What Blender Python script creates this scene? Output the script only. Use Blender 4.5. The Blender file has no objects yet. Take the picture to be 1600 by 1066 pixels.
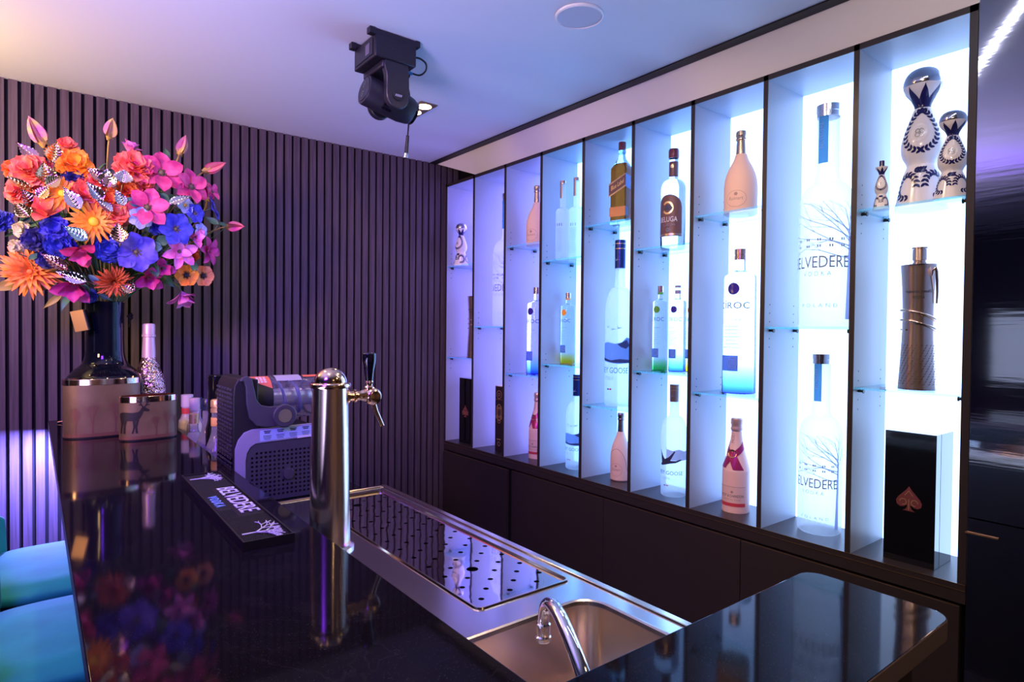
LENS = 21.7279
CAMROWS = ((0.7903802, -0.6125364, 0.0099193), (0.003059, 0.0201376, 0.9997925), (-0.612609, -0.7901859, 0.0177901))
PANEL = 3.5
LEDS = 8.
LINE = 22.
DL = 9.
FRONT_FILL = 30.
LIGHTS = [
    ('warm_wall_wash', (-.80, 2.9, 2.25), (-.35, 3.1, 2.62), .35, 13., (1., .68, .20), .35, 170),
    ('violet_wash', (-.7, .7, 2.45), (.8, 3.5, 1.2), .5, 34., (.17, .03, 1.), .5, 105),
    ('added_peach_key', (-1.5, 1.2, 2.1), (.2, 3.0, 2.0), .4, 12., (1., .60, .28), .4, 70),  # added unseen key light, warms the bouquet from the left
    ('violet_uplight', (-.2, 1.2, 1.25), (.1, 1.9, 2.6), .6, 20., (.52, .48, 1.), .6, 130),
    ('counter_light_strip', (.072, 1.9, 1.060), None, .012, 2.6, (.14, .40, 1.), 2.6, 180),
    ('counter_end_light', (.066, 3.34, 1.0605), None, .012, 66., (.20, .18, 1.), .16, 180),
]
import bpy, bmesh, math, random
from math import sin, cos, pi, radians, sqrt, atan2, hypot
from mathutils import Vector, Matrix, Quaternion

random.seed(7)
SC = bpy.context.scene
COL = SC.collection
CAM_Z = 1.535

# ------------------------------------------------------------------ materials
def lin(c):
    if isinstance(c, str):
        c = c.lstrip('#')
        c = [int(c[i:i + 2], 16) / 255 for i in (0, 2, 4)]
        return tuple((v / 12.92 if v <= .04045 else ((v + .055) / 1.055) ** 2.4) for v in c)
    return tuple(c)

MATS = {}
def mat(name, color=(.5, .5, .5), rough=.5, metal=0., trans=0., ior=1.45, emit=None, estr=0., coat=0., spec=.5, sheen=0., sss=0., alpha=1.):
    m = bpy.data.materials.new(name)
    m.use_nodes = True
    b = m.node_tree.nodes['Principled BSDF']
    c = lin(color)
    b.inputs['Base Color'].default_value = (*c, 1)
    b.inputs['Roughness'].default_value = rough
    b.inputs['Metallic'].default_value = metal
    b.inputs['Transmission Weight'].default_value = trans
    b.inputs['IOR'].default_value = ior
    b.inputs['Coat Weight'].default_value = coat
    b.inputs['Coat Roughness'].default_value = .05
    b.inputs['Specular IOR Level'].default_value = spec
    b.inputs['Sheen Weight'].default_value = sheen
    if emit is not None:
        b.inputs['Emission Color'].default_value = (*lin(emit), 1)
        b.inputs['Emission Strength'].default_value = estr
    MATS[name] = m
    return m

def nt(m):
    return m.node_tree.nodes, m.node_tree.links, m.node_tree.nodes['Principled BSDF']

def add_noise_color(m, c1, c2, scale=8., detail=4., stretch=(1, 1, 1), lo=.35, hi=.65):
    N, L, b = nt(m)
    tc = N.new('ShaderNodeTexCoord'); mp = N.new('ShaderNodeMapping')
    mp.inputs['Scale'].default_value = stretch
    n = N.new('ShaderNodeTexNoise'); n.inputs['Scale'].default_value = scale; n.inputs['Detail'].default_value = detail
    r = N.new('ShaderNodeValToRGB')
    r.color_ramp.elements[0].position = lo; r.color_ramp.elements[0].color = (*lin(c1), 1)
    r.color_ramp.elements[1].position = hi; r.color_ramp.elements[1].color = (*lin(c2), 1)
    L.new(tc.outputs['Object'], mp.inputs['Vector']); L.new(mp.outputs['Vector'], n.inputs['Vector'])
    L.new(n.outputs['Fac'], r.inputs['Fac']); L.new(r.outputs['Color'], b.inputs['Base Color'])
    return n, r

def add_bump(m, scale=50., strength=.2, dist=.002, stretch=(1, 1, 1), kind='noise', detail=2.):
    N, L, b = nt(m)
    tc = N.new('ShaderNodeTexCoord'); mp = N.new('ShaderNodeMapping')
    mp.inputs['Scale'].default_value = stretch
    if kind == 'voronoi':
        n = N.new('ShaderNodeTexVoronoi'); n.inputs['Scale'].default_value = scale; out = n.outputs['Distance']
    else:
        n = N.new('ShaderNodeTexNoise'); n.inputs['Scale'].default_value = scale; n.inputs['Detail'].default_value = detail; out = n.outputs['Fac']
    bp = N.new('ShaderNodeBump'); bp.inputs['Strength'].default_value = strength; bp.inputs['Distance'].default_value = dist
    L.new(tc.outputs['Object'], mp.inputs['Vector']); L.new(mp.outputs['Vector'], n.inputs['Vector'])
    L.new(out, bp.inputs['Height']); L.new(bp.outputs['Normal'], b.inputs['Normal'])
    return bp

# ------------------------------------------------------------------ mesh collecting
class MB:
    def __init__(s):
        s.v = []; s.f = []; s.mi = []; s.m = 0
    def add(s, verts, faces, m=None):
        o = len(s.v); s.v += [tuple(p) for p in verts]
        for f in faces:
            s.f.append(tuple(i + o for i in f)); s.mi.append(s.m if m is None else m)
        return s
    def box(s, x0, y0, z0, x1, y1, z1, m=None):
        v = [(x0, y0, z0), (x1, y0, z0), (x1, y1, z0), (x0, y1, z0), (x0, y0, z1), (x1, y0, z1), (x1, y1, z1), (x0, y1, z1)]
        return s.add(v, [(0, 3, 2, 1), (4, 5, 6, 7), (0, 1, 5, 4), (1, 2, 6, 5), (2, 3, 7, 6), (3, 0, 4, 7)], m)
    def prism(s, poly, z0, z1, m=None, axis='z'):
        """poly: counter-clockwise 2D outline; extruded along axis"""
        n = len(poly)
        def P(a, b, c):
            return {'z': (a, b, c), 'y': (a, c, b), 'x': (c, a, b)}[axis]
        v = [P(a, b, z0) for a, b in poly] + [P(a, b, z1) for a, b in poly]
        f = [tuple(range(n - 1, -1, -1)), tuple(range(n, 2 * n))] + [(i, (i + 1) % n, n + (i + 1) % n, n + i) for i in range(n)]
        if axis == 'y':
            f = [tuple(reversed(q)) for q in f]
        return s.add(v, f, m)
    def lathe(s, prof, seg=40, c=(0, 0, 0), sx=1., sy=1., m=None, cap0=True, cap1=True, a0=0.):
        """prof: list of (r, z) from bottom to top"""
        n = len(prof); v = []; f = []
        for r, z in prof:
            for k in range(seg):
                a = a0 + 2 * pi * k / seg
                v.append((c[0] + r * cos(a) * sx, c[1] + r * sin(a) * sy, c[2] + z))
        for i in range(n - 1):
            for k in range(seg):
                k2 = (k + 1) % seg
                f.append((i * seg + k, i * seg + k2, (i + 1) * seg + k2, (i + 1) * seg + k))
        if cap0: f.append(tuple(range(seg - 1, -1, -1)))
        if cap1: f.append(tuple((n - 1) * seg + k for k in range(seg)))
        return s.add(v, f, m)
    def tube(s, pts, r, seg=10, m=None, caps=True, flat=1.):
        pts = [Vector(p) for p in pts]; n = len(pts)
        rr = r if isinstance(r, (list, tuple)) else [r] * n
        t0 = (pts[1] - pts[0]).normalized()
        up = Vector((0, 0, 1)) if abs(t0.z) < .9 else Vector((1, 0, 0))
        nrm = t0.cross(up).normalized(); v = []; f = []; prev = t0
        for i in range(n):
            t = (pts[min(i + 1, n - 1)] - pts[max(i - 1, 0)]).normalized()
            q = prev.rotation_difference(t); nrm = (q @ nrm).normalized(); prev = t
            b = t.cross(nrm).normalized()
            for k in range(seg):
                a = 2 * pi * k / seg
                v.append(pts[i] + (nrm * cos(a) + b * sin(a) * flat) * rr[i])
        for i in range(n - 1):
            for k in range(seg):
                k2 = (k + 1) % seg
                f.append((i * seg + k, i * seg + k2, (i + 1) * seg + k2, (i + 1) * seg + k))
        if caps:
            f.append(tuple(range(seg - 1, -1, -1))); f.append(tuple((n - 1) * seg + k for k in range(seg)))
        return s.add(v, f, m)
    def grid(s, fn, nu, nv, m=None):
        v = [fn(i / nu, j / nv) for j in range(nv + 1) for i in range(nu + 1)]
        f = [(j * (nu + 1) + i, j * (nu + 1) + i + 1, (j + 1) * (nu + 1) + i + 1, (j + 1) * (nu + 1) + i) for j in range(nv) for i in range(nu)]
        return s.add(v, f, m)
    def xform(s, M, start=0):
        s.v[start:] = [tuple(M @ Vector(p)) for p in s.v[start:]]; return s
    def build(s, name, mats, parent=None, loc=None, smooth=35., bevel=0., bseg=2, solid=0., sub=0):
        me = bpy.data.meshes.new(name)
        me.from_pydata(s.v, [], s.f)
        if not isinstance(mats, (list, tuple)): mats = [mats]
        for m in mats: me.materials.append(m)
        if len(mats) > 1:
            me.polygons.foreach_set('material_index', s.mi)
        me.update()
        o = bpy.data.objects.new(name, me); COL.objects.link(o)
        if smooth:
            me.shade_smooth()
            if smooth < 180: me.set_sharp_from_angle(angle=radians(smooth))
        if parent is not None: o.parent = parent
        if loc is not None: o.location = loc
        if solid:
            d = o.modifiers.new('thickness', 'SOLIDIFY'); d.thickness = solid; d.offset = 0
        if bevel:
            d = o.modifiers.new('edge', 'BEVEL'); d.width = bevel; d.segments = bseg; d.limit_method = 'ANGLE'; d.angle_limit = radians(40)
            if smooth: d.harden_normals = False
        if sub:
            d = o.modifiers.new('smooth', 'SUBSURF'); d.levels = sub; d.render_levels = sub
        return o

def B(*a, **k): return MB().box(*a, **k)

def tag(o, label=None, cat=None, group=None, kind=None):
    if label: o['label'] = label
    if cat: o['category'] = cat
    if group: o['group'] = group
    if kind: o['kind'] = kind
    return o

def thing(name, label, cat, loc=(0, 0, 0), rz=0., group=None, rot=None):
    o = bpy.data.objects.new(name, None); COL.objects.link(o)
    o.empty_display_size = .05
    o.location = loc; o.rotation_euler = rot if rot else (0, 0, rz)
    return tag(o, label, cat, group)

def struct(o):
    o['kind'] = 'structure'; return o

def rrect(x0, y0, x1, y1, r, n=6):
    p = []
    for cx, cy, a in ((x1 - r, y0 + r, -90), (x1 - r, y1 - r, 0), (x0 + r, y1 - r, 90), (x0 + r, y0 + r, 180)):
        for k in range(n + 1):
            t = radians(a + 90 * k / n); p.append((cx + r * cos(t), cy + r * sin(t)))
    return p

def circle(cx, cy, r, n=14, sy=1.):
    return [(cx + r * cos(2 * pi * k / n), cy + r * sy * sin(2 * pi * k / n)) for k in range(n)]

def fill(loops, thick=0.):
    """flat sheet (x, y) with holes: first loop is the outline, the others are holes; returns verts, faces, z from -thick to 0"""
    cu = bpy.data.curves.new('sheet', 'CURVE'); cu.dimensions = '2D'; cu.fill_mode = 'BOTH'
    cu.extrude = thick / 2
    for lp in loops:
        sp = cu.splines.new('POLY'); sp.points.add(len(lp) - 1)
        for q, (x, y) in zip(sp.points, lp): q.co = (x, y, 0, 1)
        sp.use_cyclic_u = True
    o = bpy.data.objects.new('sheet', cu); COL.objects.link(o)
    bpy.context.view_layer.update()
    me = bpy.data.meshes.new_from_object(o.evaluated_get(bpy.context.evaluated_depsgraph_get()))
    v = [(p.co.x, p.co.y, p.co.z - thick / 2) for p in me.vertices]; f = [tuple(p.vertices) for p in me.polygons]
    bpy.data.objects.remove(o); bpy.data.curves.remove(cu); bpy.data.meshes.remove(me)
    return v, f

TXT = {}
def text(s, height=1., width=None, spacing=1., bold=0., res=3):
    """lettering in the xy plane centred on x, baseline at 0, capital height = height; width squeezes or stretches it"""
    key = (s, spacing, bold, res)
    if key not in TXT:
        cu = bpy.data.curves.new('lettering', 'FONT'); cu.body = s; cu.size = 1; cu.space_character = spacing
        cu.resolution_u = res; cu.offset = bold
        o = bpy.data.objects.new('lettering', cu); COL.objects.link(o)
        bpy.context.view_layer.update()
        me = bpy.data.meshes.new_from_object(o.evaluated_get(bpy.context.evaluated_depsgraph_get()))
        TXT[key] = ([(p.co.x, p.co.y) for p in me.vertices], [tuple(p.vertices) for p in me.polygons])
        bpy.data.objects.remove(o); bpy.data.curves.remove(cu); bpy.data.meshes.remove(me)
    v, f = TXT[key]
    xs = [p[0] for p in v]; x0, x1 = min(xs), max(xs)
    sy = height / .70
    sx = (width / (x1 - x0)) if width else sy
    return [((x - (x0 + x1) / 2) * sx, y * sy) for x, y in v], f

def dense(v, f, L):
    """split polygons of a flat sheet until no edge is longer than L, so that the sheet can follow a curved surface"""
    v = [tuple(p[:2]) for p in v]; tris = []
    for q in f:
        for i in range(1, len(q) - 1): tris.append((q[0], q[i], q[i + 1]))
    mid = {}
    def m_(a, b):
        k = (min(a, b), max(a, b))
        if k not in mid:
            mid[k] = len(v); v.append(((v[a][0] + v[b][0]) / 2, (v[a][1] + v[b][1]) / 2))
        return mid[k]
    d = lambda a, b: hypot(v[a][0] - v[b][0], v[a][1] - v[b][1])
    out = []; st = list(tris)
    while st:
        a, b, c = st.pop()
        e = ((d(a, b), a, b, c), (d(b, c), b, c, a), (d(c, a), c, a, b)); l, p, q, r = max(e)
        if l <= L: out.append((a, b, c)); continue
        m = m_(p, q); st += [(p, m, r), (m, q, r)]
    return v, out

def wrap(v, f, R, ang, z, off=.0008, tilt=0.):
    """flat sheet wrapped on an upright cylinder as a MB"""
    v, f = dense(v, f, R * .22)
    return MB().add(on_cyl(v, R, ang, z, off, tilt), f)

def on_cyl(pts2, R, ang, z, off=.0008, tilt=0.):
    """wrap flat points (u, v) on an upright cylinder; ang = direction of u = 0 in degrees"""
    a = radians(ang); ct, st = cos(tilt), sin(tilt); out = []
    for u, v in pts2:
        u, v = u * ct - v * st, u * st + v * ct
        t = a + u / R
        out.append(((R + off) * cos(t), (R + off) * sin(t), z + v))
    return out

def patch(R, a0, a1, z0, z1, off=.0006, n=16, nz=1):
    """rectangular label wrapped on a cylinder"""
    return MB().grid(lambda u, v: ((R + off) * cos(radians(a0 + (a1 - a0) * u)), (R + off) * sin(radians(a0 + (a1 - a0) * u)), z0 + (z1 - z0) * v), n, nz)

def ribbon(segs):
    """thin strokes: list of ((x0,y0),(x1,y1),w0,w1) -> verts, faces in the plane"""
    v = []; f = []
    for (a, b, w0, w1) in segs:
        dx, dy = b[0] - a[0], b[1] - a[1]; l = hypot(dx, dy) or 1; nx, ny = -dy / l, dx / l
        o = len(v)
        v += [(a[0] - nx * w0, a[1] - ny * w0), (b[0] - nx * w1, b[1] - ny * w1), (b[0] + nx * w1, b[1] + ny * w1), (a[0] + nx * w0, a[1] + ny * w0)]
        f.append((o, o + 1, o + 2, o + 3))
    return v, f

def spline(path, n=5):
    out = []
    for i in range(len(path) - 1):
        p0, p1, p2, p3 = path[max(i - 1, 0)], path[i], path[i + 1], path[min(i + 2, len(path) - 1)]
        for k in range(n):
            t = k / n
            out.append(tuple(.5 * (2 * p1[j] + (p2[j] - p0[j]) * t + (2 * p0[j] - 5 * p1[j] + 4 * p2[j] - p3[j]) * t * t + (3 * p1[j] - p0[j] - 3 * p2[j] + p3[j]) * t ** 3) for j in range(3)))
    out.append(tuple(path[-1])); return out

def prof_r(prof, z):
    for (r0, z0), (r1, z1) in zip(prof, prof[1:]):
        if z0 <= z <= z1 and z1 > z0: return r0 + (r1 - r0) * (z - z0) / (z1 - z0)
    return prof[-1][0] if z > prof[-1][1] else prof[0][0]

def smooth_prof(pts, n=4):
    """Catmull-Rom refinement of a lathe profile (the ends of sharp steps stay where they are)"""
    out = []
    P = [pts[0]] + list(pts) + [pts[-1]]
    for i in range(1, len(P) - 2):
        p0, p1, p2, p3 = P[i - 1], P[i], P[i + 1], P[i + 2]
        for k in range(n):
            t = k / n
            q = [.5 * (2 * p1[j] + (p2[j] - p0[j]) * t + (2 * p0[j] - 5 * p1[j] + 4 * p2[j] - p3[j]) * t * t + (3 * p1[j] - p0[j] - 3 * p2[j] + p3[j]) * t ** 3) for j in (0, 1)]
            out.append((max(q[0], 0.0003), q[1]))
    out.append(tuple(pts[-1]))
    return out

# ------------------------------------------------------------------ camera
cam = bpy.data.cameras.new('camera'); cam.sensor_width = 36; cam.sensor_fit = 'HORIZONTAL'; cam.lens = LENS
cam.clip_start = .05
co = bpy.data.objects.new('camera', cam); COL.objects.link(co)
cr, cu_, cb = CAMROWS
co.matrix_world = Matrix(((cr[0], cu_[0], cb[0], 0), (cr[1], cu_[1], cb[1], 0), (cr[2], cu_[2], cb[2], CAM_Z), (0, 0, 0, 1)))
SC.camera = co
SC.view_settings.view_transform = 'Standard'; SC.view_settings.look = 'None'
SC.view_settings.gamma = 1; SC.view_settings.use_curve_mapping = False
SC.view_settings.exposure = 0.0
SC.cycles.max_bounces = 14; SC.cycles.diffuse_bounces = 4; SC.cycles.glossy_bounces = 6
SC.cycles.transmission_bounces = 12; SC.cycles.transparent_max_bounces = 24
SC.cycles.caustics_reflective = False; SC.cycles.caustics_refractive = True
SC.cycles.sample_clamp_indirect = 6; SC.cycles.use_denoising = True
w = bpy.data.worlds.new('room air'); SC.world = w; w.use_nodes = True
w.node_tree.nodes['Background'].inputs['Color'].default_value = (.10, .07, .16, 1)
w.node_tree.nodes['Background'].inputs['Strength'].default_value = .02

# ------------------------------------------------------------------ materials of the room
XS, YW, ZC = 2.154, 3.519, 2.617        # shelf front plane, slatted wall, ceiling
M_ceil = mat('white ceiling paint', (.80, .79, .80), .55)
M_floor = mat('dark floor', (.025, .022, .03), .35)
M_slat = mat('dark oak slats', (.075, .058, .064), .62)
add_noise_color(M_slat, (.058, .042, .052), (.096, .070, .086), 9, 5, (14, 14, .5))
M_felt = mat('black felt', (.004, .004, .005), .95)
M_dark = mat('dark wall paint', (.030, .020, .035), .8)
M_foil = mat('glossy dark wall panel', (.60, .56, .60), .055, metal=1.)
N, L, b_ = nt(M_foil)
tc = N.new('ShaderNodeTexCoord'); mp = N.new('ShaderNodeMapping'); mp.inputs['Scale'].default_value = (1, .9, 16)
n1 = N.new('ShaderNodeTexNoise'); n1.inputs['Scale'].default_value = 5; n1.inputs['Detail'].default_value = 2
bp = N.new('ShaderNodeBump'); bp.inputs['Strength'].default_value = .045; bp.inputs['Distance'].default_value = .003
L.new(tc.outputs['Object'], mp.inputs['Vector']); L.new(mp.outputs['Vector'], n1.inputs['Vector'])
L.new(n1.outputs['Fac'], bp.inputs['Height']); L.new(bp.outputs['Normal'], b_.inputs['Normal'])
M_trim = mat('black trim', (.006, .005, .006), .5)
M_lam = mat('black laminate', (.030, .022, .023), .36)
M_lamlit = mat('laminate with painted backlight', (.34, .385, .47), .42)  # bluish backlight put into the colour of the boards' inner faces
M_gapshade = mat('painted gap shade', (.002, .002, .002), .9)  # near black stands in for the shade behind the ajar door

# ------------------------------------------------------------------ the setting
XL, YN = -3.5, -2.6
struct(B(XL, YN, -.05, XS + .35, YW + .1, 0).build('floor', M_floor))
struct(B(XL, YN, ZC, XS + .35, YW + .1, ZC + .05).build('ceiling', M_ceil))
mb = MB(); mb.box(XL, YW + .014, 0, XS + .35, YW + .06, ZC, 0)
k = -74
while True:
    x0 = -.0972 + .0137 + k * .0462; x1 = x0 + .0325; k += 1
    if x0 > XS + .1: break
    if x1 < XL: continue
    mb.box(x0, YW, 0, x1, YW + .0145, ZC, 1)
struct(mb.build('wall_back', [M_felt, M_slat], smooth=0))
mb = MB()
mb.box(XS, YN, 1.004, XS + .10, .600, ZC)                        # beside them
mb.box(XS, YN, 0, XS + .10, .600, 1.000)
mb.box(XS + .27, .600, 0, XS + .34, YW + .014, ZC)
struct(mb.build('wall_right', M_foil, smooth=0))
# slanting white panel between the black ceiling line and the shelf top, cut back at the slatted wall
mb = MB(); p = [(2.088, .600, ZC - .001), (2.088, YW, ZC - .001), (XS, 3.165, 2.490), (XS, .600, 2.490)]
mb.add(p + [(x + .03, y, z + .02) for x, y, z in p], [(0, 1, 2, 3), (7, 6, 5, 4), (3, 2, 6, 7), (1, 5, 6, 2), (0, 3, 7, 4), (0, 4, 5, 1)])
struct(mb.build('trim_2', mat('satin white panel', (.82, .77, .77), .30), smooth=0))
struct(B(XL - .08, YN, 0, XL, YW + .1, ZC).build('wall_left', M_dark, smooth=0))
M_plum = mat('warm grey wall paint', (.45, .36, .34), .7)
struct(B(XL, YN - .08, 0, XS + .35, YN, ZC).build('wall_front', M_plum, smooth=0))
struct(B(2.040, YN, ZC - .006, 2.088, YW, ZC).build('trim_1', M_trim, smooth=0))
M_gold = mat('brass', (.80, .52, .22), .22, metal=1.)
M_pull = mat('dull brass pull', (.55, .33, .16), .45, metal=1.)
tag(B(XS - .006, .527, .9565, XS + .001, .604, .9605).build('door_pull', M_pull, smooth=0),
    'thin brass pull on the glossy dark panel right of the shelves', 'handle')
# window with blinds in the far left wall (seen only as a reflection in the glossy panel)
M_day = mat('daylight behind blinds', (.1, .1, .1), .5, emit=(.55, .70, 1.), estr=.8)
M_blind = mat('white blinds', (.6, .6, .62), .5)
wf = MB(); wf.box(XL, 1.45, 1.02, XL + .05, 1.50, 1.78); wf.box(XL, 2.00, 1.02, XL + .05, 2.05, 1.78); wf.box(XL, 1.45, 1.02, XL + .05, 2.05, 1.07); wf.box(XL, 1.45, 1.73, XL + .05, 2.05, 1.78)
win = struct(wf.build('window_1', M_trim, smooth=0))
struct(B(XL + .004, 1.50, 1.07, XL + .012, 2.00, 1.73).build('pane', M_day, win, smooth=0))
bl = MB()
for i in range(13): bl.box(XL + .025, 1.505, 1.085 + i * .05, XL + .032, 1.995, 1.108 + i * .05)
struct(bl.build('blind', M_blind, win, smooth=0))

# ------------------------------------------------------------------ display shelf wall
PY = [.6142 + .32045 * i for i in range(10)]      # uprights from near to far
T = .0088                                         # half the board thickness
XB = 2.416; ZB, ZT = .800, 2.470
shelf = thing('display_shelf', 'tall black backlit display shelf of nine bays along the right wall', 'shelf', (XS, 2.05, .743))
def P(mbx, name, m, **k):
    """part of the display shelf, given in room coordinates"""
    o = mbx.build(name, m, shelf, **k); o.location = (-XS, -2.05, -.743); return o
FR = [M_lam, M_lamlit]
for i, y in enumerate(PY):
    y0, y1 = y - T, y + T
    if i == 0: y0 = .602
    if i == 9: y1 = 3.507
    mb = MB()
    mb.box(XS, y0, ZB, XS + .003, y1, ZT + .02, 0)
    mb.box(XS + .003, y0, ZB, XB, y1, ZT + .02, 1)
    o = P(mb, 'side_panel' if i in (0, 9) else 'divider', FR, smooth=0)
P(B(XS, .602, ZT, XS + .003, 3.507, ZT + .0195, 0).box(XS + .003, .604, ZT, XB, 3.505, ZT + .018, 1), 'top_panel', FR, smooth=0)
P(B(XS, .602, ZB - .018, XB, 3.507, ZB), 'bottom_panel', M_lam, smooth=0)
P(B(XS + .001, .602, .743, XB, 3.507, ZB - .0195), 'plinth', M_lam, smooth=0)
M_edgeglint = mat('painted edge glint', (.55, .34, .18), .32, metal=.9)  # thin strips coloured as warm lamp glints on the black board edges
P(B(XS - .0012, .602, ZB - .0011, XS - .0001, 3.507, ZB + .0006).box(XS - .0012, .602, ZB - .0195, XS - .0001, 3.507, ZB - .0180), 'edge_glint', M_edgeglint, smooth=0)
TINT = [(.46, .70, 1.2), (.41, .68, 1.25), (.35, .62, 1.3), (.30, .63, 1.4), (.25, .60, 1.4), (.23, .60, 1.45), (.36, .41, 1.5), (.39, .38, 1.5), (.42, .35, 1.5)]
for i in range(9):
    c = TINT[i]
    m = mat('backlight of bay', (.5, .5, .5), .5, emit=c, estr=PANEL)
    P(B(XB - .004, PY[i] + T + .0003, ZB + .0005, XB - .001, PY[i + 1] - T - .0003, ZT - .0005), 'light_panel', m, smooth=0)
M_peg = mat('shelf peg hole', (.01, .01, .02), .8)
M_pin = mat('black shelf pin', (.01, .01, .012), .35)
M_glass = bpy.data.materials.new('shelf glass'); M_glass.use_nodes = True
N, L = M_glass.node_tree.nodes, M_glass.node_tree.links; N.clear()
out = N.new('ShaderNodeOutputMaterial'); tr = N.new('ShaderNodeBsdfTransparent'); gl = N.new('ShaderNodeBsdfGlossy'); mx = N.new('ShaderNodeMixShader'); fr = N.new('ShaderNodeFresnel')
tr.inputs['Color'].default_value = (.86, .95, .95, 1); gl.inputs['Roughness'].default_value = .02; fr.inputs['IOR'].default_value = 1.5
ge = N.new('ShaderNodeNewGeometry'); iv = N.new('ShaderNodeMath'); iv.operation = 'SUBTRACT'; iv.inputs[0].default_value = 1
mu = N.new('ShaderNodeMath'); mu.operation = 'MULTIPLY'
L.new(ge.outputs['Backfacing'], iv.inputs[1]); L.new(iv.outputs[0], mu.inputs[0]); L.new(fr.outputs[0], mu.inputs[1])
L.new(mu.outputs[0], mx.inputs[0]); L.new(tr.outputs[0], mx.inputs[1]); L.new(gl.outputs[0], mx.inputs[2]); L.new(mx.outputs[0], out.inputs['Surface'])
M_gedge = bpy.data.materials.new('polished glass edge'); M_gedge.use_nodes = True
N, L = M_gedge.node_tree.nodes, M_gedge.node_tree.links; N.clear()
out = N.new('ShaderNodeOutputMaterial'); tl = N.new('ShaderNodeBsdfTranslucent'); gl = N.new('ShaderNodeBsdfTransparent'); mx = N.new('ShaderNodeMixShader')
tl.inputs['Color'].default_value = (.45, .9, .95, 1); gl.inputs['Color'].default_value = (.72, .97, 1., 1); mx.inputs[0].default_value = .75
L.new(tl.outputs[0], mx.inputs[1]); L.new(gl.outputs[0], mx.inputs[2]); L.new(mx.outputs[0], out.inputs['Surface'])
# bay (0 = nearest), height of the glass, what stands on it
GLASS = [(0, 1.946, 'glass shelf carrying the three white decanters, nearest bay, upper'), (0, 1.356, 'glass shelf under the bronze bottle with coiled rings, nearest bay'),
         (1, 1.556, 'glass shelf under the big frosted bottle, second bay from the right'),
         (2, 2.013, 'glass shelf under the wide pink bottle, third bay from the right'), (2, 1.286, 'glass shelf under the big blue-bottomed vodka bottle, third bay from the right'),
         (3, 1.908, 'glass shelf under the brown-labelled clear bottle, fourth bay from the right'), (3, 1.355, 'glass shelf under the green and blue based bottles'),
         (4, 2.053, 'glass shelf under the square amber whisky bottle, middle bay'), (4, 1.169, 'glass shelf under the tallest frosted bottle with a navy cap, middle bay'),
         (5, 1.908, 'glass shelf under the two slim frosted bottles, fourth bay from the left'), (5, 1.355, 'glass shelf under the orange-dotted bottle, fourth bay from the left'),
         (6, 2.016, 'glass shelf under the half hidden pink bottle, third bay from the left'), (6, 1.284, 'glass shelf under the half hidden blue-bottomed bottle, third bay from the left'),
         (7, 1.556, 'glass shelf under the half hidden frosted bottle, second bay from the left'),
         (8, 1.950, 'glass shelf under the small white decanter, leftmost bay'), (8, 1.354, 'glass shelf above the black spade box, leftmost bay')]
for bay, z, lab in GLASS:
    y0, y1 = PY[bay] + T + .002, PY[bay + 1] - T - .002
    g = thing('glass_shelf', lab, 'glass shelf', (XS + .008, (y0 + y1) / 2, z - .008), group='glass shelves in the display wall')
    h = (y1 - y0) / 2; d = .236
    mb = MB()
    v = [(0, -h, 0), (d, -h, 0), (d, h, 0), (0, h, 0), (0, -h, .008), (d, -h, .008), (d, h, .008), (0, h, .008)]
    mb.add(v, [(0, 3, 2, 1), (4, 5, 6, 7)], 0); mb.add(v, [(0, 1, 5, 4), (1, 2, 6, 5), (2, 3, 7, 6), (3, 0, 4, 7)], 1)
    mb.build('pane', [M_glass, M_gedge], g, smooth=0)
    for px in (.030, .205):
        for sgn in (-1, 1):
            q = MB(); q.lathe([(.0045, 0), (.0045, .016), (.0075, .016), (.0075, .019)], 10)
            q.xform(Matrix.Translation((px, sgn * (h + .002), -.006)) @ Matrix.Rotation(radians(90) * sgn, 4, 'X'))
            q.box(px - .007, sgn * h - .010 if sgn > 0 else -h, -.004, px + .007, h if sgn > 0 else -h + .010, -.0002)
            q.build('shelf_pin', M_pin, g, smooth=40)
    # rows of peg holes on the upright at the far side of the bay and the near one
    for yy, s in ((y0 - .002, 1), (y1 + .002, -1)):
        mb = MB()
        for px in (.038, .213):
            for j in (-2, -1, 1, 2, 3):
                zz = z - .012 + j * .032
                if zz > ZT - .03 or (j == 3 and z < 1.5): continue
                c = [(XS + px + .0028 * cos(2 * pi * a / 8), yy + s * .0003, zz + .0028 * sin(2 * pi * a / 8)) for a in range(8)]
                mb.add(c, [tuple(range(8)) if s < 0 else tuple(reversed(range(8)))])
        P(mb, 'peg_hole_row', M_peg, smooth=0)

# base cupboards under the shelf
DOORS = [(.616, 1.3265, 0, 'black cupboard under the nearest two bays beside the glossy panel'), (1.3295, 2.0505, 0, 'black cupboard under the third and fourth bays from the right'),
         (2.0535, 2.770, 0, 'black cupboard under the bays left of the middle'), (2.800, 3.497, .012, 'black cupboard at the slatted wall with its door slightly ajar')]
for y0, y1, off, lab in DOORS:
    t = thing('base_cabinet', lab, 'cupboard', (XS + .02, (y0 + y1) / 2, 0), group='cupboards under the display shelf')
    w2 = (y1 - y0) / 2
    B(0, -w2, .08, .245, w2, .735).box(.03, -w2, 0, .245, w2, .08).build('carcass', M_gapshade if off else M_lam, t, smooth=0)
    B(-.020 - off, -w2, .08, -.001 - off, w2, .7325).build('door', M_lam, t, smooth=0, bevel=.0015)
    B(-.0205 - off, -w2 + .001, .7322, -.0165 - off, w2 - .001, .7336).build('edge_glint', M_edgeglint, t, smooth=0)  # painted lamp glint along the top edge of the door

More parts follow.
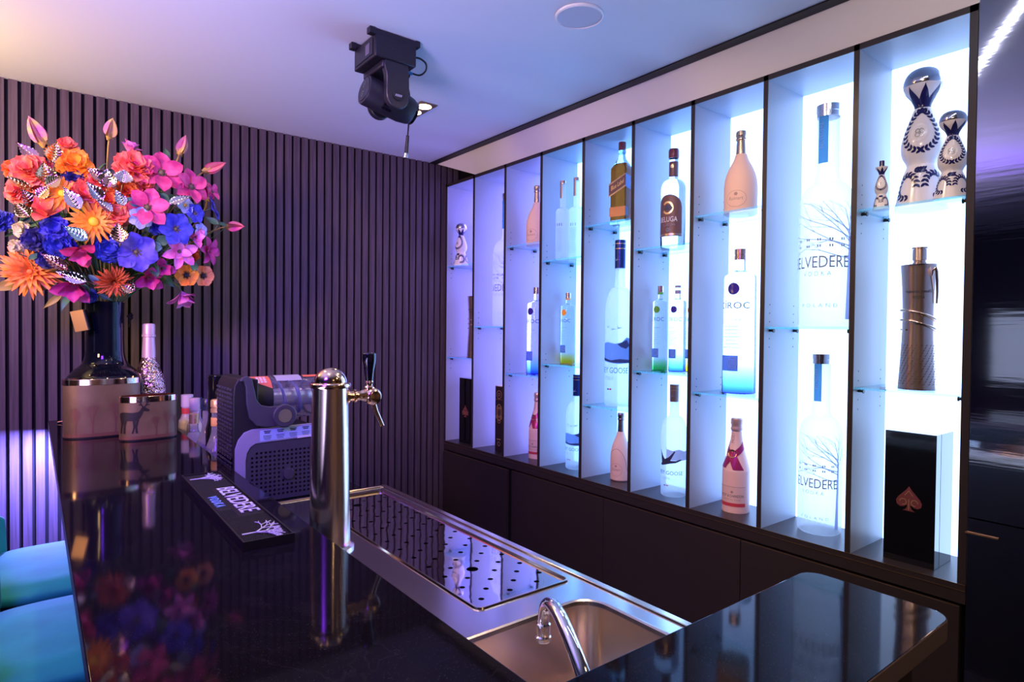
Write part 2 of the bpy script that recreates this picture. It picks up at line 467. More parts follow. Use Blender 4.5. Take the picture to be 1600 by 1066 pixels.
# ------------------------------------------------------------------ bar counter
M_gran = mat('polished black granite', (.010, .008, .012), .055, spec=.09)
N, L, b_ = nt(M_gran)
b_.inputs['Specular Tint'].default_value = (.74, .68, 1., 1)
tc = N.new('ShaderNodeTexCoord')
vo = N.new('ShaderNodeTexVoronoi'); vo.inputs['Scale'].default_value = 260
r1 = N.new('ShaderNodeValToRGB'); r1.color_ramp.elements[0].position = .0; r1.color_ramp.elements[0].color = (.10, .085, .10, 1)
r1.color_ramp.elements[1].position = .16; r1.color_ramp.elements[1].color = (.0075, .006, .009, 1)
nz = N.new('ShaderNodeTexNoise'); nz.inputs['Scale'].default_value = 3.2; nz.inputs['Detail'].default_value = 9; nz.inputs['Distortion'].default_value = 1.2
r2 = N.new('ShaderNodeValToRGB'); e = r2.color_ramp.elements
e[0].position = .49; e[0].color = (0, 0, 0, 1); e[1].position = .5; e[1].color = (.006, .005, .006, 1); q = e.new(.51); q.color = (0, 0, 0, 1)
ad = N.new('ShaderNodeMixRGB'); ad.blend_type = 'ADD'; ad.inputs[0].default_value = 1
L.new(tc.outputs['Object'], vo.inputs['Vector']); L.new(tc.outputs['Object'], nz.inputs['Vector'])
L.new(vo.outputs['Distance'], r1.inputs['Fac']); L.new(nz.outputs['Fac'], r2.inputs['Fac'])
L.new(r1.outputs['Color'], ad.inputs[1]); L.new(r2.outputs['Color'], ad.inputs[2]); L.new(ad.outputs['Color'], b_.inputs['Base Color'])
ZK = 1.10
bar = thing('bar_counter', 'black polished granite bar counter with a short return on the right', 'bar counter', (.27, 1.9, 0))
def PB(mbx, name, m, root, **k):
    o = mbx.build(name, m, root, **k); o.location = (-root.location.x, -root.location.y, -root.location.z); return o
poly = [(.053, .328)] + [p for p in rrect(.9, .328, 1.125, .557, .032)[0:14]] + [(.483, .557), (.483, 3.512), (.053, 3.512)]
M_edgerefl = mat('granite edge painted reflection', (.13, .10, .115), .35)  # polished edge lightened in colour to stand for its reflections
mb = MB().prism(poly, 1.068, ZK); mb.mi = [0, 0] + [1] * (len(mb.f) - 2)
PB(mb, 'top', [M_gran, M_edgerefl], bar, smooth=35, bevel=.0022, bseg=3)
PB(B(.335, .37, 0, .365, 3.51, 1.0675), 'front_panel', M_lam, bar, smooth=0)
PB(B(.365, .37, 0, 1.085, .39, 1.0675), 'return_panel', M_lam, bar, smooth=0)
PB(B(1.065, .39, 0, 1.085, .53, 1.0675), 'end_panel', M_lam, bar, smooth=0)
# blue light strip under the guest side overhang
M_led = mat('blue light strip', (.1, .1, .3), .5, emit=(.14, .16, 1.), estr=LEDS)
PB(B(.066, .45, 1.0615, .080, 3.50, 1.0675), 'light_strip', M_led, bar, smooth=0)

# ------------------------------------------------------------------ steel sink unit behind the counter
M_steel = mat('brushed stainless steel', (.78, .74, .72), .17, metal=1.)
M_steelp = mat('polished steel', (.82, .79, .77), .07, metal=1.)
M_rimlit = mat('steel rim painted warm light', (.92, .76, .58), .16, metal=1.)  # warm lamp light put into the steel colour of the rims
M_basin = mat('satin steel basin', (.76, .66, .60), .24, metal=1.)
add_bump(M_basin, 40, .05, .001, (1, 1, 20))
M_mirror = mat('mirror polished drip plate', (.72, .68, .70), .035, metal=1.)
add_bump(M_mirror, 7, .06, .004, (2.2, .9, 1))
M_black = mat('black hole', (.003, .003, .004), .6)
cab = thing('back_bar_cabinet', 'dark back bar base under the stainless sink top, mostly hidden by the counter', 'cabinet', (.65, 2.0, 0))
PB(B(.375, .56, 0, .925, 1.915, .80).box(.375, .56, .80, .39, 1.915, .955).box(.91, .56, .80, .925, 1.915, .955), 'carcass', M_lam, cab, smooth=0)
PB(B(.375, 1.93, 0, .90, 3.505, .945), 'side_carcass', M_lam, cab, smooth=0)
PB(B(.370, 1.93, .946, .915, 3.507, .9745), 'worktop', M_gran, cab, smooth=0, bevel=.002)
ZS = 1.0
sink = thing('sink_unit', 'stainless steel bar sink top with perforated drip plate and deep basin', 'sink', (.65, 1.25, .96))
deck_o = [(.40, .575), (.930, .575), (.930, 1.908), (.40, 1.908)]
dr = rrect(.665, .955, .910, 1.866, .018); bs = rrect(.50, .588, .888, .885, .055, 8)
v, f = fill([deck_o, dr, bs])
mb = MB(); mb.add([(x, y, ZS) for x, y, _ in v], f)
PB(mb, 'deck', M_steel, sink, smooth=0)
def ring(lo, li, z0, z1, mb=None):
    mb = mb or MB(); n = len(lo)
    v = [(x, y, z0) for x, y in lo] + [(x, y, z1) for x, y in li]
    return mb.add(v, [(i, (i + 1) % n, n + (i + 1) % n, n + i) for i in range(n)])
# raised outer rim
mb = MB()
mb.box(.930, .575, .962, .950, 1.925, 1.004); mb.box(.40, 1.908, .962, .9298, 1.925, 1.004)
PB(mb, 'rim', M_rimlit, sink, smooth=0, bevel=.003, bseg=2)
# basin with rolled edge
mb = MB(); prev = None
steps = [(0, 0), (.002, .0025), (.005, .003), (.009, .001), (.011, -.006), (.013, -.05), (.016, -.135), (.030, -.158), (.06, -.166)]
rings = []
for ins, dz in steps:
    rings.append([(x, y, ZS + dz) for x, y in rrect(.50 + ins, .588 + ins, .888 - ins, .885 - ins, max(.055 - ins * .6, .012), 8)])
n = len(rings[0])
for a, b in zip(rings, rings[1:]):
    mb.add(a + b, [(i, (i + 1) % n, n + (i + 1) % n, n + i) for i in range(n)])
mb.add(rings[-1], [tuple(range(n))])
PB(mb, 'basin', M_basin, sink, smooth=60)
PB(MB().lathe([(.001, .0), (.028, 0), (.034, .003), (.036, .0005)], 28, (.694, .735, ZS - .1655)), 'drain', M_steelp, sink)
# frame of the drip tray and the perforated plate
mb = MB()
ins = [(0, 0), (.002, .004), (.006, .004), (.008, -.004), (.0085, -.03)]
rings = [[(x, y, ZS + dz) for x, y in rrect(.665 + i_, .955 + i_, .910 - i_, 1.866 - i_, max(.018 - i_, .006))] for i_, dz in ins]
n = len(rings[0])
for a, b in zip(rings, rings[1:]): mb.add(a + b, [(i, (i + 1) % n, n + (i + 1) % n, n + i) for i in range(n)])
mb.add(rings[-1], [tuple(range(n))])
PB(mb, 'drip_tray', M_rimlit, sink, smooth=60)
loops = [rrect(.675, .965, .900, 1.856, .012)]
cols = [(.705, 1.001), (.741, 1.0355), (.777, 1.001), (.813, 1.0355), (.849, 1.001), (.885, 1.0355)]
for cx, cy in cols:
    for k in range(13):
        y = cy + k * .0690
        if y > 1.845: continue
        if abs(cx - .777) < .01 and k in (2, 11): loops.append(circle(cx, y, .0135, 18)); continue
        loops.append(circle(cx, y, .0062, 10))
v, f = fill(loops, .0015)
mb = MB(); mb.add([(x, y, z + ZS - .002) for x, y, z in v], f)
PB(mb, 'drip_plate', M_mirror, sink, smooth=0)
PB(B(.676, .966, ZS - .024, .899, 1.855, ZS - .022), 'drip_pan', M_black, sink, smooth=0)
# small sink tap
M_chrome = mat('chrome', (.88, .86, .85), .05, metal=1.)
tap = thing('sink_tap', 'curved chrome tap reaching over the steel basin', 'tap', (.592, .6, ZS))
path = [(0, -.018, .0), (0, -.016, .03), (.004, 0, .058), (.018, .04, .085), (.034, .082, .103), (.044, .112, .108), (.050, .132, .100), (.052, .140, .082), (.052, .141, .066)]
pp = []
for i in range(len(path) - 1):
    for k in range(5):
        t = k / 5; p0 = path[max(i - 1, 0)]; p1 = path[i]; p2 = path[i + 1]; p3 = path[min(i + 2, len(path) - 1)]
        pp.append(tuple(.5 * (2 * p1[j] + (p2[j] - p0[j]) * t + (2 * p0[j] - 5 * p1[j] + 4 * p2[j] - p3[j]) * t * t + (3 * p1[j] - p0[j] - 3 * p2[j] + p3[j]) * t ** 3) for j in range(3)))
pp.append(path[-1])
MB().tube(pp, [.0125 - .0035 * i / len(pp) for i in range(len(pp))], 16).build('spout', M_chrome, tap, smooth=60)
MB().lathe([(.011, .038), (.0125, .041), (.0125, .046), (.0105, .048), (.0115, .052), (.0115, .066), (.008, .069)], 18, (.052, .141, 0)).build('nozzle', M_chrome, tap, smooth=40)
MB().lathe([(.024, 0), (.024, .006), (.016, .010), (.0145, .03)], 24, (0, -.018, 0)).build('base', M_chrome, tap, smooth=40)

# ------------------------------------------------------------------ beer tower
M_tower = mat('polished warm steel', (.90, .72, .56), .19, metal=1.)
M_copper = mat('polished copper brass', (.84, .58, .40), .13, metal=1.)
M_blackgl = mat('glossy black plastic', (.006, .006, .008), .10, coat=.5)
tw = thing('beer_tower', 'polished steel beer tower with domed cap rising from the steel sink top', 'beer tap', (.57, 1.452, ZS))
MB().lathe([(.058, 0), (.058, .006), (.050, .010), (.0485, .016), (.0418, .392)], 56).build('column', M_tower, tw, smooth=30)
MB().lathe([(.0418, .390), (.0475, .3915), (.0490, .397), (.0475, .4025), (.0430, .404)], 56).build('collar', M_copper, tw, smooth=60)
MB().lathe([(.039 * cos(radians(a)), .403 + .037 * sin(radians(a))) for a in range(0, 90, 6)] + [(.0005, .44)], 56, cap0=True).build('dome_cap', M_copper, tw, smooth=80)
# tap body pointing to the bartender's side
tb = MB()
s0 = len(tb.v)
tb.lathe([(.015, .036), (.019, .038), (.019, .044), (.0125, .046), (.0125, .058), (.0165, .059), (.0165, .064), (.012, .066), (.0115, .076), (.0135, .080), (.0165, .090), (.0135, .104)], 24)
tb.xform(Matrix.Translation((0, 0, .367)) @ Matrix.Rotation(radians(90), 4, 'Y'), s0)
tb.build('shank', M_copper, tw, smooth=40)
tb = MB(); tb.lathe([(.0005, -.0235), (.012, -.0235), (.0145, -.0225), (.0145, -.020), (.0165, -.019), (.0205, -.014), (.0225, -.006), (.0225, .006), (.0205, .014), (.014, .019), (.0005, .02)], 32)
tb.xform(Matrix.Translation((.108, 0, .364)) @ Matrix.Rotation(radians(-90), 4, 'X'))
tb.xform(Matrix.Identity(4))
tb.build('tap_body', M_copper, tw, smooth=50)
MB().lathe([(.0125, .380), (.0125, .388), (.009, .391), (.009, .397), (.011, .400), (.010, .404)], 24, (.100, 0, 0)).build('handle_ferrule', M_copper, tw, smooth=40)
MB().lathe(smooth_prof([(.0095, .403), (.012, .425), (.0165, .452), (.0172, .466), (.0150, .4735), (.0008, .4755)], 4), 28, (.100, 0, 0)).build('handle', M_blackgl, tw, smooth=50)
MB().tube([(.111, 0, .350), (.119, 0, .325), (.137, 0, .286)], [.0075, .0068, .0062], 16).build('spout', M_copper, tw, smooth=40)

# ------------------------------------------------------------------ rubber bar mat
M_rub = mat('black rubber', (.010, .009, .009), .5)
M_white = mat('white print', (.78, .78, .80), .55)
M_blueprint = mat('light blue print', (.30, .55, .90), .5)
mat_ = thing('bar_mat', 'long black rubber bar mat with white trees and lettering on the counter', 'bar mat', (.3735, 1.592, ZK), rz=radians(-.6))
W2, L2 = .0495, .337
mb = MB(); mb.box(-W2, -L2, .0003, W2, L2, .0125)
for b4 in ((-W2, -L2, -W2 + .004, L2), (W2 - .004, -L2, W2, L2), (-W2 + .004, -L2, W2 - .004, -L2 + .004), (-W2 + .004, L2 - .004, W2 - .004, L2)):
    mb.box(b4[0], b4[1], .0125, b4[2], b4[3], .0185)
mb.build('base', M_rub, mat_, smooth=0)
nu, nv = 45 * 2, 333 * 2 // 2
def bump(u, v):
    x = -W2 + .0042 + u * (2 * W2 - .0084); y = -L2 + .0042 + v * (2 * L2 - .0084)
    i = int(round(u * nu)); j = int(round(v * nv))
    flat = (abs(y) < .14 and x > -.011) or (abs(y + .005) < .062 and x > -.041)
    up = (i % 4 in (1, 2)) and (j % 4 in (1, 2))
    return (x, y, .0152 if (up and not flat) else .0128 + (.0012 if flat else 0))
MB().grid(bump, nu, nv).build('nub_field', M_rub, mat_, smooth=0)
def mat_print(v2, f, name, m, z0=.0146, z1=.0170):
    mb = MB(); n = len(v2)
    mb.add([(q[1], -q[0], z1) for q in v2], f)
    o = mb.build(name, m, mat_, smooth=0); md = o.modifiers.new('thick', 'SOLIDIFY'); md.thickness = .0016; md.offset = -1
    return o
def tree2d(seed, h, spread, trunk=.36, w=.006, depth=6, n=3, jit=.25, lean=0.):
    """bare branching tree as flat strokes, foot at the origin, growing towards +v"""
    R = random.Random(seed); segs = []
    def grow(x, y, a, l, wd, d):
        x2, y2 = x + sin(a) * l, y + cos(a) * l
        segs.append(((x, y), (x2, y2), wd, wd * .66))
        if d == 0: return
        k = n if d > 2 else 2
        for i in range(k):
            da = spread * ((i / (k - 1)) - .5) * 2 + R.uniform(-jit, jit)
            grow(x2, y2, a + da, l * R.uniform(.62, .86), wd * .62, d - 1)
    grow(0, 0, lean, h * trunk, w, depth)
    return segs
def fit(segs, x0, x1, y0, y1):
    xs = [p[0] for s in segs for p in s[:2]]; ys = [p[1] for s in segs for p in s[:2]]
    ax, bx, ay, by = min(xs), max(xs), min(ys), max(ys)
    F = lambda p: (x0 + (p[0] - ax) / (bx - ax) * (x1 - x0), y0 + (p[1] - ay) / (by - ay) * (y1 - y0))
    return [(F(s[0]), F(s[1]), s[2], s[3]) for s in segs]
for u0, u1, sd in ((.208, .330, 3), (-.335, -.225, 5)):
    sg = fit(tree2d(sd, .08, .50, .42, .0034, 4, 3), u0, u1, -.038, .043)
    sg = [(a, b, max(w0 * .8, .0008), max(w1 * .8, .0006)) for a, b, w0, w1 in sg]
    mat_print(*ribbon(sg), 'printed_tree', M_white)
v, f = text('BELVEDERE', .042, .256, bold=.004); mat_print([(x - .005, y - .001) for x, y in v], f, 'lettering', M_white)
v, f = text('VODKA', .021, .106, 1.5); mat_print([(x - .006, y - .037) for x, y in v], f, 'lettering', M_blueprint)

# ------------------------------------------------------------------ slush machine
M_mblack = mat('matt black plastic', (.012, .011, .014), .45)
M_mgrey = mat('dark grey plastic', (.055, .05, .065), .42)
M_lilac = mat('silver grey plastic', (.34, .32, .40), .38)
M_orange = mat('orange red sticker', (.78, .16, .08), .45)
M_sky = mat('pale blue sticker', (.42, .58, .80), .45)
M_ink = mat('dark print', (.03, .04, .07), .5)
M_clear = mat('clear plastic', (.93, .91, .97), .08, trans=.92, ior=1.10)
M_ss = mat('spun steel', (.92, .88, .90), .30, metal=1.)
sm = thing('slush_machine', 'black and grey frozen drink machine beyond the beer tower', 'drink machine', (.49, 2.04, .975))
DY = .215
side = [(0, 0), (.37, 0), (.37, .06), (.262, .10), (.262, .238), (.16, .242), (.06, .246), (0, .246)]
mb = MB(); mb.prism([(0, .0), (.262, .0), (.262, .232), (.05, .232), (.02, .22), (.004, .18), (0, .15)], .004, DY - .004, axis='y')
mb.build('base_housing', M_mblack, sm, smooth=0)
mb = MB(); mb.prism([(.002, .10), (.075, .225), (.075, .395), (.035, .403), (.016, .398), (.004, .378), (.0, .34)], .001, DY - .001, axis='y')
mb.prism([(.0, .0), (.03, .0), (.03, .25), (0, .25)], .003, DY - .003, axis='y')
mb.build('rear_housing', M_mblack, sm, smooth=30, bevel=.003)
# silver side frame with rounded upper left corner around a perforated panel
oo = [(.003, .003), (.30, .003), (.30, .240), (.055, .236), (.032, .228), (.014, .208), (.005, .180)]
ii = [(.036, .003), (.036, .14), (.040, .165), (.050, .182), (.066, .192), (.30, .196), (.30, .003)]
mb = MB(); mb.prism([(.003, .003), (.036, .003), (.036, .14), (.040, .165), (.050, .182), (.066, .192), (.30, .200), (.30, .243), (.055, .238), (.032, .230), (.014, .208), (.005, .180)], -.006, .0035, axis='y')
mb.build('side_frame', M_lilac, sm, smooth=30, bevel=.0015)
holes = []
for i in range(17):
    for j in range(11):
        hx, hz = .056 + i * .0138, .022 + j * .0138
        if hypot(hx - .169, hz - .083) < .0235 or (i == 0 and j > 9) : continue
        holes.append(circle(hx, hz, .0041, 8))
v, f = fill([[(.0365, .004), (.299, .004), (.299, .1985), (.067, .191), (.051, .181), (.041, .164), (.0365, .14)]] + holes)
mb = MB(); mb.add([(x, -.003, z) for x, z, _ in v], [tuple(reversed(q)) for q in f])
o = mb.build('perforated_panel', M_mgrey, sm, smooth=0)
q = MB(); q.lathe([(.0005, .007), (.0165, .007), (.0185, .004), (.0185, 0)][::-1], 28); q.xform(Matrix.Translation((.169, -.003, .083)) @ Matrix.Rotation(radians(90), 4, 'X'))
q.build('side_knob', M_mgrey, sm, smooth=40)
# louvred back
mb = MB()
for j in range(24):
    for i in range(6):
        mb.box(-.003, .014 + i * .033 + (j % 2) * .006, .05 + j * .0135, .001, .014 + i * .033 + .023, .05 + j * .0135 + .0065)
mb.build('rear_grille', M_mgrey, sm, smooth=0)
B(-.004, .010, .050, -.003, .045, .094).build('rating_label', mat('grey label', (.55, .48, .45), .5), sm, smooth=0)
# drum: black rear cylinder and clear vessel lying along x
CYL = (.1075, .323); RD = .0735
def drum(prof, name, m, **k):
    q = MB(); q.lathe(prof, 44); q.xform(Matrix.Translation((0, CYL[0], CYL[1])) @ Matrix.Rotation(radians(90), 4, 'Y')); return q.build(name, m, sm, **k)
drum([(RD - .003, .06), (RD, .063), (RD, .132), (RD - .002, .134)], 'drum_cover', M_mblack, smooth=40)
drum([(RD - .001, .1345), (RD + .002, .136), (RD + .002, .144), (RD - .002, .146), (RD - .002, .36), (RD - .012, .375), (.03, .380), (.001, .381)], 'clear_vessel', M_clear, smooth=40)
drum([(.028, .14), (.028, .35), (.02, .36), (.001, .362)], 'freezing_cylinder', M_ss, smooth=40)
pts = [(.15 + .20 * t / 60, CYL[0] + .048 * cos(t * .42), CYL[1] + .048 * sin(t * .42)) for t in range(61)]
MB().tube(pts, .0065, 8, flat=.5).build('auger', mat('blue auger', (.10, .10, .36), .4), sm, smooth=60)
def on_drum(x0, x1, a0, a1, off, name, m, nx=8, na=10):
    q = MB().grid(lambda u, v: (x0 + (x1 - x0) * u, CYL[0] + (RD + off) * cos(radians(a0 + (a1 - a0) * v)), CYL[1] + (RD + off) * sin(radians(a0 + (a1 - a0) * v))), nx, na)
    return q.build(name, m, sm, smooth=60)
def osk(u, v):
    x = .046 + .086 * u; a = radians(95 + (55 * (0.25 + .75 * u ** .8)) * v)
    return (x, CYL[0] + (RD + .0008) * cos(a), CYL[1] + (RD + .0008) * sin(a))
st = MB().grid(osk, 8, 8).build('round_sticker', M_orange, sm, smooth=60)
q = MB()
for k in range(3):
    for r_ in range(4):
        a0, a1 = radians(106 + 7 * r_), radians(110 + 7 * r_)
        x0 = .088 + k * .011
        q.add([(x0, CYL[0] + (RD + .0016) * cos(a0), CYL[1] + (RD + .0016) * sin(a0)), (x0 + .008, CYL[0] + (RD + .0016) * cos(a0), CYL[1] + (RD + .0016) * sin(a0)),
               (x0 + .008, CYL[0] + (RD + .0016) * cos(a1), CYL[1] + (RD + .0016) * sin(a1)), (x0, CYL[0] + (RD + .0016) * cos(a1), CYL[1] + (RD + .0016) * sin(a1))], [(3, 2, 1, 0)])
q.build('sticker_print', M_white, sm, smooth=0)
on_drum(.150, .235, 92, 128, .0025, 'lid', mat('milky clear plastic', (.75, .72, .80), .25, trans=.5, ior=1.1))
on_drum(.245, .36, 96, 112, .001, 'warning_sticker', M_orange)
# bail arm sweeping down to the round steel dial
arm = [(.030, .405), (.048, .400), (.056, .370), (.062, .325), (.075, .300), (.10, .292), (.135, .290)]
band = MB(); L1 = []; L3 = []
outer = [(.016, .392), (.024, .405), (.040, .408), (.052, .398), (.058, .370), (.066, .332), (.080, .314), (.104, .308), (.150, .308), (.150, .246), (.10, .243), (.066, .250), (.044, .276), (.036, .320), (.034, .372), (.028, .392)]
mb = MB(); mb.prism([(p[0], p[1]) for p in outer][::-1], -.016, -.004, axis='y')
mb.build('bail_arm', M_mgrey, sm, smooth=30, bevel=.002)
q = MB(); q.lathe([(.037, 0), (.037, .010), (.034, .013), (.0235, .013), (.0225, .0115)], 40); q.xform(Matrix.Translation((.150, -.0165, .277)) @ Matrix.Rotation(radians(90), 4, 'X'))
q.build('dial_ring', M_mgrey, sm, smooth=40)
q = MB(); q.lathe([(.0225, 0), (.0215, .002), (.0005, .0022)], 40); q.xform(Matrix.Translation((.150, -.0283, .277)) @ Matrix.Rotation(radians(90), 4, 'X'))
q.build('dial', M_ss, sm, smooth=40)
# sticker strip on the ledge
stp = MB().add([(.078, -.0068, .198), (.296, -.0068, .205), (.296, -.0068, .238), (.078, -.0068, .233)], [(0, 1, 2, 3)]).build('sticker_strip', M_sky, sm, smooth=0)
q = MB()
for i in range(5):
    x = .088 + i * .041
    for r_ in range(6):
        wd = (.022, .017, .0, .026, .024, .020)[r_]
        if not wd: continue
        z = .2285 - r_ * .0050 + (x - .078) * .03
        q.box(x + .013 - wd / 2, -.0074, z - (.0016 if r_ < 2 else .0008), x + .013 + wd / 2, -.0070, z + (.0016 if r_ < 2 else .0008))
q.build('strip_print', M_ink, sm, smooth=0)
MB().add([(.196, -.0075, .197), (.296, -.0075, .201), (.296, -.0075, .209), (.196, -.0075, .2055)], [(0, 1, 2, 3)]).build('lower_sticker', M_white, sm, smooth=0)
# dispensing head at the far right end
B(.378, .085, .305, .402, .130, .375).build('dispense_lever', M_blackgl, sm, smooth=30, bevel=.004)
MB().lathe([(.016, .265), (.018, .270), (.018, .292), (.012, .298), (.012, .306)], 24, (.39, CYL[0], 0)).build('spout_cap', M_white, sm, smooth=40)
MB().lathe([(.024, .165), (.026, .168), (.026, .245), (.018, .262), (.018, .268)], 28, (.383, CYL[0], 0)).build('spout_shroud', mat('frosted plastic', (.72, .70, .85), .3, trans=.6, ior=1.1), sm, smooth=40)

# ------------------------------------------------------------------ oval metal planters with deer
M_plant = mat('bronze brown metal', (.24, .165, .085), .45, metal=.5)
add_noise_color(M_plant, (.18, .125, .06), (.29, .20, .105), 6, 4)
M_rim = mat('rose gold band', (.86, .58, .44), .12, metal=1.)
M_tree = mat('copper relief', (.25, .115, .07), .42, metal=.5)
M_deer = mat('dark relief', (.02, .016, .012), .45)
def oval(a, b, n=56, p=2.6):
    o = []
    for k in range(n):
        t = 2 * pi * k / n; c, s = cos(t), sin(t)
        o.append((a * abs(c) ** (2 / p) * (1 if c >= 0 else -1), b * abs(s) ** (2 / p) * (1 if s >= 0 else -1)))
    return o
def planter(label, loc, rz, a, b, h, deer_u, trees):
    t = thing('oval_planter', label, 'planter', loc, rz, 'oval deer planters')
    n = 56; O = oval(a, b); I = oval(a - .004, b - .004); K = oval(a - .003, b - .003)
    def loft(rings, cap=True):
        m = MB()
        for r0, r1 in zip(rings, rings[1:]): m.add(r0 + r1, [(i, (i + 1) % n, n + (i + 1) % n, n + i) for i in range(n)])
        if cap: m.add(rings[0], [tuple(range(n - 1, -1, -1))]); m.add(rings[-1], [tuple(range(n))])
        return m
    hb = h - .022
    loft([[(x, y, .0) for x, y in K], [(x, y, .005) for x, y in K]]).build('foot', M_mblack, t, smooth=30)
    loft([[(x, y, .005) for x, y in O], [(x, y, hb) for x, y in O], [(x, y, hb) for x, y in I], [(x, y, .012) for x, y in I]]).build('body', M_plant, t, smooth=30)
    O2 = oval(a + .0018, b + .0018); I2 = oval(a - .005, b - .005)
    loft([[(x, y, hb) for x, y in O2], [(x, y, h - .001) for x, y in O2], [(x * .995, y * .995, h) for x, y in O2], [(x, y, h) for x, y in I2], [(x, y, hb - .01) for x, y in I2]], False).build('rim', M_rim, t, smooth=30)
    # flat shapes wrapped on the front (towards the room): arc length table of the outline, u = 0 at the middle of the front
    F = sorted([p for p in oval(a, b, 400) if p[1] <= 1e-6], key=lambda p: p[0])
    acc = [0]
    for p, q in zip(F, F[1:]): acc.append(acc[-1] + hypot(q[0] - p[0], q[1] - p[1]))
    half = acc[-1] / 2
    def on(u, z, off=.0012):
        d = min(max(u + half, 0), acc[-1] - 1e-6)
        for i in range(len(acc) - 1):
            if acc[i + 1] > d: break
        q = (d - acc[i]) / max(acc[i + 1] - acc[i], 1e-9); p0, p1 = F[i], F[i + 1]
        x, y = p0[0] + (p1[0] - p0[0]) * q, p0[1] + (p1[1] - p0[1]) * q
        nx, ny = x / a ** 2, y / b ** 2; l = hypot(nx, ny); return (x + nx / l * off, y + ny / l * off, z)
    for sd, (u, w_, z0, z1) in enumerate(trees):
        sg = fit(tree2d(11 + sd, 1, .38, .62, .10, 4, 3), u - w_, u + w_, z0, z1)
        sg = [(p, q, max(w0 * .035, .0005), max(w1 * .03, .0005)) for p, q, w0, w1 in sg]
        v, f = ribbon(sg)
        MB().add([on(x, z) for x, z in v], f).build('relief_tree', M_tree, t, smooth=0)
    g = MB(); g.grid(lambda u, v: on(-half * .9 + 1.8 * half * u, .006 + .013 * v, .0010), 24, 1); g.build('relief_ground', M_tree, t, smooth=0)
    # deer
    if deer_u is None: return
    s = h * .80; z0 = .030
    D = {'body': [(-.34, .36), (-.18, .36), (.02, .34), (.10, .36), (.17, .44), (.22, .54), (.25, .62), (.38, .60), (.40, .65), (.30, .71), (.26, .74), (.20, .72), (.16, .64), (.12, .60), (-.02, .58), (-.26, .60), (-.38, .56), (-.40, .46)],
         'l1': [(.08, .38), (.04, .18), (.06, 0), (.11, 0), (.09, .18), (.14, .40)], 'l2': [(-.02, .38), (.0, .18), (-.04, 0), (.0, 0), (.045, .18), (.06, .38)],
         'l3': [(-.38, .46), (-.32, .26), (-.36, 0), (-.31, 0), (-.26, .26), (-.22, .40)], 'l4': [(-.28, .42), (-.24, .24), (-.25, 0), (-.20, 0), (-.19, .24), (-.14, .40)]}
    m = MB()
    for pl in D.values():
        v, f = dense(*fill([[(deer_u + x * s, z0 + y * s) for x, y in pl]]), .006); m.add([on(x, z, .0016) for x, z in v], f)
    an = [((.24, .72), (.16, .86)), ((.16, .86), (.18, 1.0)), ((.16, .86), (.08, .92)), ((.20, .80), (.12, .80)), ((.27, .73), (.34, .85)), ((.34, .85), (.30, 1.0)), ((.34, .85), (.42, .93)), ((.31, .79), (.40, .80))]
    v, f = ribbon([((deer_u + p[0] * s, z0 + p[1] * s), (deer_u + q[0] * s, z0 + q[1] * s), .0026, .0014) for p, q in an]); m.add([on(x, z, .002) for x, z in v], f)
    m.build('relief_deer', M_deer, t, smooth=0)
planter('taller brown oval planter with a rose gold rim, in front of the black vase', (.219, 2.945, ZK), radians(6), .130, .068,   .228, None, [(-.045, .03, .018, .14), (.035, .032, .018, .15), (.085, .025, .018, .13), (-.10, .02, .018, .12)])
planter('smaller oval planter with a dark stag, in front of the glitter bottle', (.355, 2.765, ZK), radians(8), .098, .052, .168, -.064, [(.012, .022, .016, .10), (.055, .024, .016, .11), (.088, .02, .016, .09)])

# ------------------------------------------------------------------ black glass vase, tag, glitter bottle
M_bglass = mat('black glass', (.003, .004, .008), .04, spec=.4)
vase = thing('glass_vase', 'large black bottle-shaped glass vase holding the bouquet', 'vase', (.240, 3.10, ZK))
pr = smooth_prof([(.112, 0), (.124, .008), (.135, .05), (.144, .12), (.146, .17), (.138, .215), (.112, .250), (.084, .276), (.0715, .312), (.069, .36), (.0685, .48), (.070, .535)], 5)
MB().lathe(pr + [(.066, .535), (.064, .48), (.064, .36)], 56, cap1=True).build('body', M_bglass, vase, smooth=60)
M_tag = mat('gold card', (.42, .26, .13), .35, metal=.8)
tg = thing('gift_tag', 'small gold and black tag box hanging crooked on the vase neck', 'tag', (.150, 3.012, ZK + .455), rot=(radians(4), radians(-12), radians(-28)))
B(-.024, -.012, -.042, .024, 0, .042).build('card', M_tag, tg, smooth=0, bevel=.001)
B(-.022, .0005, -.040, .026, .016, .040).build('backing_box', M_blackgl, tg, smooth=0, bevel=.001)
bw = thing('ribbon_bow', 'small black bow on the right side of the vase neck', 'bow', (.312, 3.06, ZK + .475))
q = MB()
for s in (1, -1):
    q.add([(.0, 0, .002), (.018, -.006, .016 * s + .002), (.026, -.002, .004 * s), (.014, .004, -.004 * s)], [(0, 1, 2, 3)])
o = q.build('loops', M_blackgl, bw, smooth=0, solid=.003)
MB().tube([(.004, -.002, 0), (.012, -.004, -.02), (.008, -.004, -.045)], .004, 6, flat=.3).build('tail', M_blackgl, bw, smooth=60)
M_glit = mat('rose gold glitter', (.78, .52, .44), .22, metal=1.)
N, L, b_ = nt(M_glit)
tc = N.new('ShaderNodeTexCoord'); vo = N.new('ShaderNodeTexVoronoi'); vo.inputs['Scale'].default_value = 300
gm = N.new('ShaderNodeNewGeometry'); sb = N.new('ShaderNodeVectorMath'); sb.operation = 'SUBTRACT'; sb.inputs[1].default_value = (.5, .5, .5)
sc = N.new('ShaderNodeVectorMath'); sc.operation = 'SCALE'; sc.inputs['Scale'].default_value = 1.0
ad = N.new('ShaderNodeVectorMath'); ad.operation = 'ADD'; nm = N.new('ShaderNodeVectorMath'); nm.operation = 'NORMALIZE'
